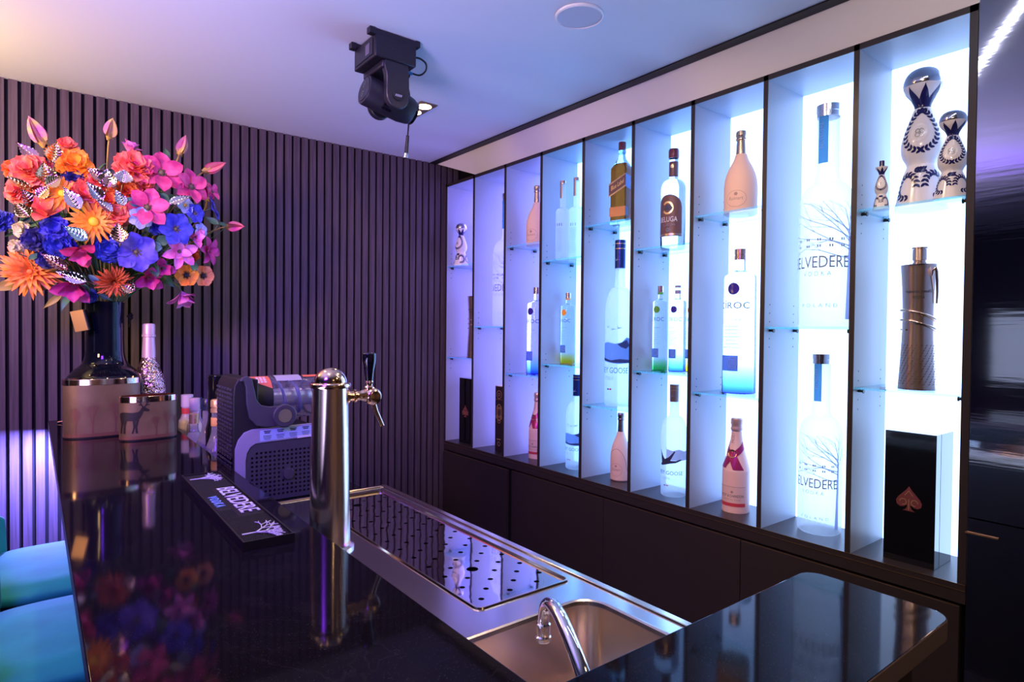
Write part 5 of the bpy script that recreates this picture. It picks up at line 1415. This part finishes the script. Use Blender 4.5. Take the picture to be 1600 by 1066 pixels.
FLOWERS = [
    ('magnolia', (0.407, 2.836, 2.147), 0.095, 'pink', (0.15, 0.25), 'largest deep pink magnolia bloom at the upper right of the bouquet'),
    ('magnolia', (0.515, 2.856, 2.113), 0.082, 'pink', (0.50, 0.20), 'deep pink magnolia bloom at the right edge under the slanting bud'),
    ('magnolia', (0.355, 2.800, 1.999), 0.085, 'pink', (0.00, 0.10), 'deep pink magnolia bloom right of the bouquet middle'),
    ('cup', (0.039, 2.843, 1.935), 0.073, 'coral', (-0.20, 0.80), 'coral pink cup-shaped magnolia at the left of the bouquet'),
    ('cup', (0.299, 2.869, 2.221), 0.050, 'violet', (0.30, 1.00), 'small violet pink magnolia at the top beside the tall bud'),
    ('cup', (0.143, 2.835, 1.826), 0.067, 'pink', (-0.10, -1.00), 'drooping pink bloom under the yellow-centred daisy'),
    ('cup', (0.127, 2.937, 1.701), 0.079, 'magenta', (-0.20, -0.80), 'drooping dark magenta bloom at the bottom left'),
    ('star', (0.473, 2.862, 1.845), 0.082, 'violet', (0.30, -0.10), 'pale violet pink star bloom at the lower right'),
    ('star', (0.592, 2.924, 1.864), 0.072, 'magenta', (0.90, -0.10), 'dark magenta bloom at the right edge behind the orange anemones'),
    ('cup', (0.513, 3.015, 1.688), 0.073, 'violet', (0.20, -1.00), 'hanging violet pink bloom lowest on the right'),
    ('cup', (0.370, 2.902, 1.739), 0.063, 'magenta', (0.10, -0.60), 'half hidden magenta bloom low in the middle'),
    ('bud', (0.243, 2.946, 2.291), 0.048, 'bud', (0.12, 1.00), 'tall pink bud rising highest from the bouquet'),
    ('bud', (0.033, 3.019, 2.240), 0.059, 'bud', (-0.50, 1.00), 'pink bud leaning left at the top left of the bouquet'),
    ('bud', (0.493, 2.942, 2.268), 0.046, 'bud', (0.25, 1.00), 'pink bud at the upper right above the largest bloom'),
    ('bud', (0.595, 2.954, 2.214), 0.053, 'budpink', (1.00, 0.55), 'slanting pink bud at the upper right edge'),
    ('bud', (0.695, 2.995, 1.989), 0.046, 'budpink', (1.00, -0.02), 'small pink bud sticking out farthest right'),
    ('bud', (0.594, 2.914, 2.083), 0.033, 'budpink', (-0.20, 1.00), 'tiny pink bud beside the blue bell flower'),
    ('gerbera', (0.180, 2.796, 1.924), 0.081, 'orange', (0.10, 0.05), 'orange daisy with a yellow centre in the middle of the bouquet'),
    ('gerbera', (0.088, 2.819, 2.019), 0.066, 'orange', (-0.10, 0.15), 'ruffled orange daisy left of the middle, behind silver leaves'),
    ('dahlia', (-0.006, 2.976, 1.740), 0.107, 'dahlia', (-0.20, -0.10), 'largest spiky orange dahlia at the lower left'),
    ('dahlia', (0.252, 2.885, 1.710), 0.068, 'rust', (0.05, -0.50), 'rusty red dahlia low in the middle over the vase mouth'),
    ('carnation', (0.131, 2.868, 2.133), 0.070, 'orange', (-0.10, 0.40), 'ruffled orange carnation near the top left'),
    ('carnation', (0.231, 2.822, 2.008), 0.059, 'redorange', (0.00, 0.20), 'red orange carnation in the middle behind metallic leaves'),
    ('carnation', (0.001, 2.918, 2.097), 0.076, 'coral', (-0.40, 0.40), 'large coral hydrangea head at the left'),
    ('carnation', (0.314, 2.853, 2.150), 0.081, 'coral', (0.10, 0.50), 'large coral hydrangea head at the top middle'),
    ('carnation', (0.155, 2.833, 2.031), 0.063, 'coral', (0.00, 0.20), 'coral hydrangea head in the middle left'),
    ('carnation', (0.255, 2.820, 1.967), 0.059, 'coral', (0.00, 0.10), 'coral hydrangea head right of the yellow-centred daisy'),
    ('carnation', (0.106, 2.927, 2.213), 0.044, 'coral', (-0.10, 0.90), 'small coral blossom at the top left behind the orange carnation'),
    ('carnation', (-0.038, 2.923, 2.026), 0.052, 'coral', (-0.80, 0.10), 'coral blossom at the far left edge'),
    ('carnation', (0.343, 2.838, 2.092), 0.051, 'coral', (0.00, 0.30), 'coral blossom between the two largest pink magnolias'),
    ('anemone', (0.517, 2.949, 1.756), 0.052, 'orange', (0.15, -0.10), 'left one of two orange anemones with black centres'),
    ('anemone', (0.591, 2.995, 1.761), 0.051, 'peach', (0.35, -0.10), 'right one of two orange anemones with black centres'),
    ('carnation', (0.534, 2.924, 1.843), 0.035, 'redorange', (0.40, 0.00), 'small red orange blossom above the anemones'),
    ('clematis', (0.319, 2.824, 1.826), 0.083, 'indigo', (0.05, -0.10), 'large violet blue clematis bloom low in the middle'),
    ('clematis', (0.456, 2.830, 1.931), 0.073, 'blue', (0.30, -0.05), 'bright blue clematis bloom at the right'),
    ('clematis', (0.605, 2.890, 2.042), 0.060, 'blue', (0.90, 0.30), 'blue bell flower at the right edge'),
    ('clematis', (0.331, 2.797, 1.956), 0.047, 'paleblue', (0.10, 0.00), 'pale blue flower in front of the right middle magnolia'),
    ('carnation', (0.070, 2.856, 1.893), 0.057, 'blue', (-0.10, 0.00), 'blue cornflower left of the middle'),
    ('carnation', (0.011, 2.895, 1.854), 0.052, 'navy', (-0.30, 0.00), 'dark navy blossom at the left'),
    ('carnation', (0.228, 2.845, 1.835), 0.064, 'deepblue', (0.00, -0.10), 'deep blue carnation below the yellow-centred daisy'),
    ('carnation', (0.078, 2.871, 1.834), 0.057, 'deepblue', (-0.10, -0.10), 'deep blue cornflower above the spiky dahlia'),
    ('carnation', (-0.088, 2.973, 1.923), 0.043, 'deepblue', (-1.00, 0.10), 'blue blossom at the far left edge of the picture'),
    ('carnation', (0.182, 3.035, 1.658), 0.034, 'deepblue', (-0.10, -0.60), 'small blue blossom hanging left of the vase mouth'),
    ('carnation', (0.126, 2.850, 2.078), 0.048, 'navy', (0.00, 0.20), 'dark navy blossom under the ruffled orange carnation'),
    ('clematis', (0.492, 2.837, 2.033), 0.039, 'paleblue', (0.40, 0.10), 'small pale blue flower under the right edge magnolia'),
    ('clematis', (0.531, 2.852, 2.006), 0.045, 'blue', (0.50, 0.00), 'small blue flower left of the blue bell flower'),
    ('clematis', (0.556, 2.872, 1.942), 0.035, 'paleblue', (0.60, 0.00), 'pale blue little flower at the right above the pink star bloom'),
    ('carnation', (-0.028, 2.913, 1.885), 0.035, 'cream', (-0.60, 0.00), 'cream small blossom at the left near the edge'),
    ('carnation', (-0.047, 2.960, 1.829), 0.029, 'cream', (-0.60, -0.20), 'yellow green small blossom over the spiky dahlia'),
    ('carnation', (0.021, 2.873, 1.984), 0.052, 'coral', (-0.30, 0.10), 'coral blossom behind the coral cup bloom, filling the left middle'),
    ('carnation', (-0.046, 2.973, 2.110), 0.048, 'redorange', (-0.70, 0.40), 'red orange blossom at the upper left edge'),
    ('carnation', (0.195, 2.836, 2.079), 0.054, 'coral', (0.00, 0.30), 'coral blossom right of the ruffled orange carnation'),
    ('carnation', (0.286, 2.827, 2.056), 0.050, 'redorange', (0.10, 0.20), 'red orange blossom under the top coral head'),
    ('carnation', (0.046, 2.908, 1.791), 0.048, 'navy', (-0.20, -0.20), 'dark navy blossom right of the spiky orange dahlia'),
    ('carnation', (0.394, 2.840, 1.941), 0.046, 'deepblue', (0.10, 0.00), 'deep blue blossom between the pale blue flower and the bright clematis'),
    ('cup', (0.416, 2.887, 1.777), 0.052, 'magenta', (0.20, -0.30), 'dark magenta bloom between the violet blue bloom and the anemones'),
    ('cup', (0.533, 2.877, 1.908), 0.048, 'violet', (0.40, 0.10), 'violet pink bloom under the bright blue clematis'),
    ('magnolia', (0.349, 2.833, 2.162), 0.056, 'pink', (0.10, 0.60), 'small pink magnolia between the top coral head and the largest bloom'),
    ('magnolia', (0.607, 2.901, 2.115), 0.044, 'pink', (0.80, 0.30), 'small pink magnolia at the far right edge above the blue bell'),
]
METAL_LEAVES = [
    ((-0.016, 2.957, 2.183), 0.091, 0.048, 'mauve', 40),
    ((0.063, 2.863, 2.179), 0.078, 0.062, 'gold', -10),
    ((0.036, 2.822, 2.089), 0.077, 0.060, 'gold', 10),
    ((0.061, 2.796, 2.058), 0.065, 0.042, 'gold', -50),
    ((-0.041, 2.866, 2.050), 0.088, 0.028, 'gold', 65),
    ((0.033, 2.798, 2.015), 0.060, 0.039, 'gold', -35),
    ((-0.010, 2.820, 1.990), 0.073, 0.050, 'rose', 40),
    ((-0.030, 2.832, 1.950), 0.064, 0.050, 'gold', 40),
    ((0.111, 2.764, 1.997), 0.093, 0.051, 'silver', 30),
    ((0.180, 2.755, 2.031), 0.080, 0.045, 'silver', 40),
    ((0.222, 2.765, 2.089), 0.067, 0.057, 'silver', 0),
    ((0.273, 2.766, 2.100), 0.063, 0.058, 'silver', -10),
    ((0.187, 2.772, 2.099), 0.067, 0.043, 'rose', 60),
    ((0.257, 2.748, 2.017), 0.065, 0.041, 'silver', 20),
    ((0.209, 2.746, 1.980), 0.062, 0.038, 'silver', 50),
    ((0.122, 2.767, 1.874), 0.084, 0.042, 'teal', 60),
    ((0.257, 2.753, 1.888), 0.077, 0.053, 'rose', 5),
    ((0.061, 2.834, 1.770), 0.094, 0.042, 'rose', 55),
    ((0.112, 2.858, 1.720), 0.101, 0.038, 'silver', 70),
    ((0.290, 2.873, 1.694), 0.068, 0.051, 'rose', 60),
    ((0.470, 2.788, 2.046), 0.093, 0.031, 'silver', -60),
    ((0.230, 2.761, 2.078), 0.062, 0.043, 'rose', -20),
]
GREEN_LEAVES = [
    ((0.406, 2.813, 2.048), 0.056, 0.036, 70),
    ((0.387, 2.807, 2.027), 0.051, 0.033, 100),
    ((0.384, 2.867, 1.776), 0.088, 0.034, 20),
    ((0.103, 3.005, 1.628), 0.086, 0.023, -15),
    ((0.059, 3.005, 1.629), 0.085, 0.020, -45),
    ((-0.086, 3.005, 1.681), 0.091, 0.034, -65),
    ((0.417, 2.828, 1.883), 0.057, 0.036, -60),
    ((0.305, 2.794, 2.017), 0.049, 0.032, 60),
    ((0.605, 2.893, 1.991), 0.060, 0.027, 60),
    ((0.547, 2.937, 1.798), 0.049, 0.027, -20),
    ((0.456, 2.951, 1.725), 0.070, 0.027, 40),
    ((0.195, 2.900, 1.708), 0.065, 0.022, 40),
    ((0.234, 3.005, 1.651), 0.057, 0.016, 60),
    ((0.524, 2.857, 2.096), 0.043, 0.016, 0),
    ((0.435, 2.888, 2.245), 0.058, 0.021, 15),
    ((0.381, 2.827, 1.854), 0.056, 0.036, 80),
    ((0.008, 2.900, 1.792), 0.047, 0.019, -50),
    ((0.037, 3.005, 1.693), 0.089, 0.035, -40),
    ((0.345, 2.801, 1.936), 0.050, 0.030, 30),
    ((0.581, 2.896, 2.151), 0.044, 0.016, 0),
    ((0.498, 2.840, 1.971), 0.047, 0.032, 80),
    ((0.168, 2.964, 1.672), 0.061, 0.020, 20),
    ((0.318, 2.953, 1.679), 0.063, 0.021, -30),
    ((0.421, 2.874, 1.784), 0.052, 0.026, 70),
    ((0.651, 2.927, 1.986), 0.045, 0.017, 80),
]

# ------------------------------------------------------------------ the bouquet: every stem is a thing of its own
NECK = Vector((.240, 3.10, 1.625))
PAL = {'pink': ((.50, .025, .15), (.72, .09, .24)), 'coral': ((.85, .12, .07), (.90, .24, .16)), 'violet': ((.66, .12, .42), (.78, .26, .52)), 'magenta': ((.40, .02, .16), (.55, .05, .24)),
       'bud': ((.62, .16, .34), (.62, .42, .14)), 'budpink': ((.75, .08, .26), (.66, .20, .20)), 'orange': ((.90, .22, .012), (.95, .36, .03)), 'dahlia': ((.88, .20, .03), (.92, .34, .08)), 'rust': ((.45, .06, .015), (.60, .12, .03)),
       'redorange': ((.85, .10, .02), (.88, .18, .04)), 'peach': ((.90, .22, .06), (.92, .42, .16)), 'indigo': ((.06, .04, .36), (.13, .10, .50)), 'blue': ((.03, .03, .38), (.07, .08, .55)),
       'paleblue': ((.28, .34, .62), (.40, .46, .72)), 'navy': ((.015, .012, .10), (.03, .03, .18)), 'deepblue': ((.02, .03, .32), (.04, .06, .45)), 'cream': ((.55, .48, .22), (.70, .62, .38))}
FM = {}
def petal_mat(c):
    if c not in FM:
        m = mat('silk petal', PAL[c][0], .55); m.name = 'silk petal'
        N, L, b = nt(m)
        tc = N.new('ShaderNodeTexCoord'); n = N.new('ShaderNodeTexNoise'); n.inputs['Scale'].default_value = 28; r = N.new('ShaderNodeValToRGB')
        r.color_ramp.elements[0].position = .38; r.color_ramp.elements[0].color = (*PAL[c][0], 1); r.color_ramp.elements[1].position = .62; r.color_ramp.elements[1].color = (*PAL[c][1], 1)
        L.new(tc.outputs['Object'], n.inputs['Vector']); L.new(n.outputs['Fac'], r.inputs['Fac']); L.new(r.outputs['Color'], b.inputs['Base Color'])
        FM[c] = m
    return FM[c]
M_stem = mat('green stem', (.07, .13, .05), .5)
M_stem2 = mat('ochre stem', (.45, .28, .06), .5)
M_yel = mat('yellow flower centre', (.85, .52, .02), .6)
M_blk = mat('dark flower centre', (.02, .012, .02), .6)
M_olive = mat('olive flower centre', (.12, .10, .05), .6)
RF = random.Random(21)
def petal(mb, az, L_, W_, e0, e1, cup=.25, wave=0., base=.0, tip=.55, z0=0., nu=7, nv=4, twist=0.):
    """one petal starting at radius base; e0, e1: elevation at foot and tip in degrees; tip: where it is widest"""
    pts = []; r, z = base, z0; prev = 0
    prof = []
    for i in range(nu + 1):
        u = i / nu; e = radians(e0 + (e1 - e0) * u)
        if i: r += cos(e) * L_ / nu; z += sin(e) * L_ / nu
        w_ = W_ * (sin(pi * u ** (math.log(.5) / math.log(tip)))) ** .75 if 0 < u < 1 else (W_ * .16 if i == 0 else W_ * .02)
        prof.append((r, z, w_, e))
    ph = RF.uniform(0, 6)
    v = []
    for (r, z, w_, e) in prof:
        for j in range(nv + 1):
            s = (j / nv - .5) * 2; zz = z + cup * w_ * s * s * cos(e) + wave * sin(s * 5 + ph + r * 90) * abs(s); rr = r - cup * w_ * s * s * sin(e)
            x, y = rr, s * w_ + twist * rr * 0
            ca, sa = cos(az), sin(az); v.append((x * ca - y * sa, x * sa + y * ca, zz))
    f = [(i * (nv + 1) + j, i * (nv + 1) + j + 1, (i + 1) * (nv + 1) + j + 1, (i + 1) * (nv + 1) + j) for i in range(nu) for j in range(nv)]
    mb.add(v, f)
def blob(mb, r, z=0., flat=.6):
    mb.lathe([(.0005, z - r * flat)] + [(r * cos(radians(a)), z + r * flat * sin(radians(a))) for a in range(-60, 90, 30)] + [(.0005, z + r * flat)], 12, cap0=False, cap1=False)
def stem_pts(p, q, n=10):
    """from the bloom (backwards along q) to the vase mouth and a little into it"""
    p = Vector(p); end = NECK + Vector((max(-.04, min(.04, (p.x - NECK.x) * .15)), max(-.04, min(.04, (p.y - NECK.y) * .12)), 0)); bk = p - q * .07
    c1 = p - q * .10; c2 = end + Vector(((p.x - end.x) * .12, (p.y - end.y) * .12, .09)); out_ = []
    for i in range(n + 1):
        t = i / n; a = (1 - t)
        out_.append(p * a ** 3 + c1 * 3 * a * a * t + c2 * 3 * a * t * t + end * t ** 3)
    out_.append(end + Vector((0, 0, -.06))); return [x - p for x in out_]
GRP = {'magnolia': 'open magnolia stems', 'cup': 'cupped magnolia stems', 'star': 'star blooms', 'bud': 'magnolia bud stems', 'gerbera': 'orange daisies', 'dahlia': 'dahlias', 'carnation': 'ruffled blossoms', 'anemone': 'orange anemones', 'clematis': 'blue flowers'}
NAM = {'magnolia': 'magnolia_flower', 'cup': 'magnolia_flower', 'star': 'lily_flower', 'bud': 'magnolia_bud', 'gerbera': 'daisy_flower', 'dahlia': 'dahlia_flower', 'carnation': 'ruffled_flower', 'anemone': 'anemone_flower', 'clematis': 'clematis_flower'}
for kind, loc, r, colr, (fx, fz), lab in FLOWERS:
    face = Vector((fx, -1.0 if abs(fx) + abs(fz) < 1.2 else -.35, fz)).normalized()
    Q = face.to_track_quat('Z', 'Y').to_matrix().to_4x4() @ Matrix.Rotation(RF.uniform(0, 6.28), 4, 'Z')
    t = thing(NAM[kind], lab, 'flower', loc, group=GRP[kind] + ' in the bouquet')
    m = petal_mat(colr); mb = MB(); ce = MB(); cm = M_olive
    if kind == 'magnolia':
        for k in range(3): petal(mb, 2.094 * k + .5, r * 1.0, r * .36, 22, -4, .30, z0=-.004)
        for k in range(3): petal(mb, 2.094 * k + 1.55, r * .98, r * .33, 34, 6, .32, z0=.001)
        blob(ce, r * .13, r * .08, 1.2)
        for k in range(12): ce.tube([(r * .1 * cos(k), r * .1 * sin(k), r * .06), (r * .17 * cos(k), r * .17 * sin(k), r * .2)], r * .018, 5)
    elif kind == 'cup':
        for k in range(4): petal(mb, 1.571 * k, r * 1.05, r * .34, 78, 48, .45, base=r * .05)
        for k in range(3): petal(mb, 2.094 * k + .6, r * 1.1, r * .36, 52, 14, .35, base=r * .05)
        blob(ce, r * .1, r * .15, 1.5)
    elif kind == 'star':
        for k in range(6): petal(mb, 1.047 * k, r, r * .24, 45, -8, .35)
        for k in range(3): petal(mb, 2.094 * k + .5, r * .7, r * .2, 68, 30, .4)
        blob(ce, r * .1, r * .1, 1.5)
    elif kind == 'bud':
        for k in range(4): petal(mb, 1.571 * k + .3, r * 1.75, r * .42, 104, 86, .9, base=r * .16, tip=.32)
        cm = M_stem2
        for k in range(3): petal(ce, 2.094 * k, r * .75, r * .30, 96, 84, .8, base=r * .30, z0=-r * .25)
    elif kind == 'gerbera':
        for n_, L_, e in ((20, 1., 6), (18, .82, 20), (12, .52, 40)):
            for k in range(n_): petal(mb, 2 * pi * (k + RF.uniform(-.2, .2)) / n_, r * L_ * RF.uniform(.9, 1.08), r * .085, e, e - 16, .3, nu=5, nv=2, base=r * .10)
        blob(ce, r * .22, r * .12, .6); cm = M_yel
    elif kind == 'dahlia':
        for n_, L_, e in ((18, 1., -10), (18, .95, 8), (16, .86, 24), (13, .70, 42), (10, .52, 60), (6, .34, 78)):
            for k in range(n_): petal(mb, 2 * pi * (k + RF.uniform(-.3, .3)) / n_ + n_, r * L_ * RF.uniform(.88, 1.1), r * .085, e + 8, e - 6, .7, nu=5, nv=2, base=r * .05, tip=.5)
        blob(ce, r * .1, r * .2, .8); cm = m
    elif kind == 'carnation':
        for k in range(64):
            a = RF.uniform(0, 2 * pi); e = RF.uniform(-10, 88); L_ = r * RF.uniform(.78, 1.05)
            petal(mb, a, L_, r * RF.uniform(.26, .40), e, e - 25, .25, wave=r * .07, nu=5, nv=4, tip=.78)
        blob(ce, r * .35, r * .1, .9); cm = m
    elif kind == 'anemone':
        for k in range(6): petal(mb, 1.047 * k, r, r * .46, 30, 2, .3, tip=.62)
        blob(ce, r * .22, r * .16, .7); cm = M_blk
        for k in range(14): ce.tube([(r * .16 * cos(k), r * .16 * sin(k), r * .1), (r * .34 * cos(k), r * .34 * sin(k), r * .2)], r * .022, 5)
    elif kind == 'clematis':
        for k in range(6): petal(mb, 1.047 * k, r, r * .40, 32, -6, .22, wave=r * .05, tip=.6)
        blob(ce, r * .10, r * .12, .9); cm = M_olive if colr != 'paleblue' else M_yel
        for k in range(12): ce.tube([(r * .06 * cos(k), r * .06 * sin(k), r * .1), (r * .22 * cos(k), r * .22 * sin(k), r * .24)], r * .016, 5)
    mb.xform(Q); ce.xform(Q)
    mb.build('bloom', m, t, smooth=180)
    ce.build('calyx' if kind == 'bud' else 'flower_centre', cm, t, smooth=60)
    MB().tube(stem_pts(loc, face), .0032, 7).build('stem', M_stem2 if kind == 'bud' else M_stem, t, smooth=180)

# embossed metallic leaves on thin stalks
LM = {'gold': mat('gold leaf', (.80, .52, .26), .14, metal=1.), 'silver': mat('silver leaf', (.72, .64, .70), .10, metal=1.), 'rose': mat('rose bronze leaf', (.56, .30, .27), .12, metal=1.), 'mauve': mat('mauve leaf', (.52, .32, .42), .14, metal=1.), 'teal': mat('teal silver leaf', (.36, .55, .62), .18, metal=1.)}
WHERE = {0: 'at the top left edge', 1: 'left of the orange carnation, upper', 2: 'over the left coral head', 3: 'small, over the left coral head', 4: 'pointing out at the far left', 5: 'above the coral cup bloom', 6: 'left of the coral cup bloom, upper', 7: 'left of the coral cup bloom, lower',
         8: 'over the ruffled orange daisy', 9: 'above the yellow-centred daisy', 10: 'below the top coral head, left one', 11: 'over the top coral head, right one', 12: 'behind the top coral head', 13: 'right of the bouquet middle', 14: 'beside the yellow-centred daisy', 15: 'below the yellow-centred daisy', 16: 'above the large violet blue bloom',
         17: 'above the drooping magenta bloom, at left', 18: 'lying over the drooping magenta bloom', 19: 'at the bottom beside the rusty dahlia', 20: 'under the right edge magnolia', 21: 'between two silver leaves at the top middle'}
CN = {'gold': 'gold', 'silver': 'silver', 'rose': 'rose bronze', 'mauve': 'mauve metallic', 'teal': 'teal silver'}
def leaf_mesh(L_, W_, ribs=True, bend=.18):
    nu_, nv_ = (40, 8) if ribs else (12, 4)
    def fn(u, v):
        s = (v - .5) * 2; w_ = W_ * .5 * max(.008, sin(pi * u ** .68)) ** 1.3
        z = .16 * W_ * abs(s) - bend * L_ * (u - .5) ** 2
        if ribs: z += .050 * W_ * sin((u * 8 - abs(s) * 1.7) * 2 * pi) * min(1, 4 * abs(s))
        return (s * w_, (u - .5) * L_, z)
    return MB().grid(fn, nu_, nv_), nu_
for i, (loc, L_, W_, c, ang) in enumerate(METAL_LEAVES):
    t = thing('metallic_leaf', CN[c] + ' embossed leaf ' + WHERE[i], 'leaf', loc, group='metallic leaves in the bouquet')
    face = Vector((RF.uniform(-.35, .35), -1, RF.uniform(-.1, .55))).normalized()
    q_ = face.to_track_quat('Z', 'Y').to_matrix().to_4x4()
    M_ = q_ @ Matrix.Rotation(radians(ang), 4, 'Z')
    mb, _ = leaf_mesh(L_ * 1.05, W_ * 1.1); mb.xform(M_); mb.build('blade', LM[c], t, smooth=180)
    foot = M_ @ Vector((0, -.5 * L_, -.01))
    pts = [p for p in stem_pts(Vector(loc), face, 8)]; pts = [foot + (p - pts[0]) * 1.0 if k == 0 else (foot * (1 - k / 9) + p) for k, p in enumerate(pts)]
    MB().tube(pts, .0018, 6).build('stalk', LM['gold'] if c == 'gold' else M_stem2, t, smooth=180)
M_gl = [mat('green silk leaf', (.05, .14, .07), .5), mat('blue green silk leaf', (.10, .24, .20), .5), mat('ochre silk leaf', (.40, .30, .06), .5)]
GW = ['upper right, under the largest magnolia', 'beside the one under the largest magnolia', 'right of the large violet blue bloom', 'drooping left of the vase neck', 'ochre one drooping farthest left of the vase neck', 'at the far left edge, below the dahlia', 'left of the blue clematis',
      'beside the right middle magnolia', 'right of the blue bell flower', 'between the two anemones', 'low, left of the anemones', 'above the vase mouth at left', 'thin one at the vase mouth', 'thin one above the right edge magnolia', 'behind the upper right bud', 'under the pale blue flower', 'over the spiky dahlia',
      'right of the spiky dahlia', 'behind the pale blue flower', 'thin one at the upper right edge', 'under the small blue flowers', 'at the bottom behind the magenta bloom', 'at the bottom right of the rusty dahlia', 'above the hanging violet pink bloom', 'beside the farthest right bud']
for i, (loc, L_, W_, ang) in enumerate(GREEN_LEAVES):
    m = M_gl[2] if i in (4, 5, 17) else M_gl[i % 2]
    t = thing('silk_leaf', ('ochre' if i in (5, 17) else 'blue green' if (i % 2 and i != 4) else 'green' if i != 4 else '') + ' leaf ' + GW[i], 'leaf', loc, group='plain leaves in the bouquet')
    t['label'] = t['label'].strip()
    face = Vector((RF.uniform(-.4, .4), -1, RF.uniform(-.2, .6))).normalized()
    M_ = face.to_track_quat('Z', 'Y').to_matrix().to_4x4() @ Matrix.Rotation(radians(180 + ang if loc[2] < 1.75 else ang), 4, 'Z')
    mb, _ = leaf_mesh(L_ * 1.1, W_ * 1.2, False, .3); mb.xform(M_); mb.build('blade', m, t, smooth=180)
    foot = M_ @ Vector((0, -.5 * L_, -.01)); pts = stem_pts(Vector(loc), face, 8); pts = [foot * (1 - min(1, k / 8)) + p for k, p in enumerate(pts)]
    MB().tube(pts, .0016, 6).build('stalk', M_stem, t, smooth=180)
# loose green filling between the blooms
mb = MB(); RG = random.Random(5)
for k in range(420):
    while True:
        x, y, z = RG.uniform(-1, 1), RG.uniform(-1, 1), RG.uniform(-1, 1)
        if x * x + y * y + z * z < 1 : break
    p = Vector((.255 + x * .36, 3.10 + y * .17, 1.955 + z * .27))
    if z < -.3 and abs(x) > .75: continue
    L_, W_ = RG.uniform(.05, .10), RG.uniform(.012, .030)
    q_ = Vector((RG.uniform(-1, 1), RG.uniform(-1.2, .3), RG.uniform(-.4, 1))).normalized().to_track_quat('Z', 'Y').to_matrix().to_4x4() @ Matrix.Rotation(RG.uniform(0, 6.28), 4, 'Z')
    s0 = len(mb.v)
    mb.add([(0, -L_ / 2, 0), (W_ / 2, -L_ * .1, .004), (W_ * .35, L_ * .25, .004), (0, L_ / 2, -.004), (-W_ * .35, L_ * .25, .004), (-W_ / 2, -L_ * .1, .004)], [(0, 1, 2, 3), (0, 3, 4, 5)])
    mb.xform(Matrix.Translation(p) @ q_, s0)
for k in range(60):
    a = RG.uniform(0, 6.28); e = Vector((.24 + .03 * cos(a), 3.10 + .03 * sin(a), 1.60)); x, y, z = RG.uniform(-.32, .32), RG.uniform(-.16, .14), RG.uniform(.12, .42)
    tip = e + Vector((x, y, z)); mid = e.lerp(tip, .5) + Vector((0, 0, .06)); mb.tube([e, e.lerp(mid, .6), mid, tip], .0022, 5)
o = mb.build('green_filler', M_gl[0], smooth=0)
tag(o, 'dense green leaf filling and stems between the blooms', 'foliage', kind='stuff')
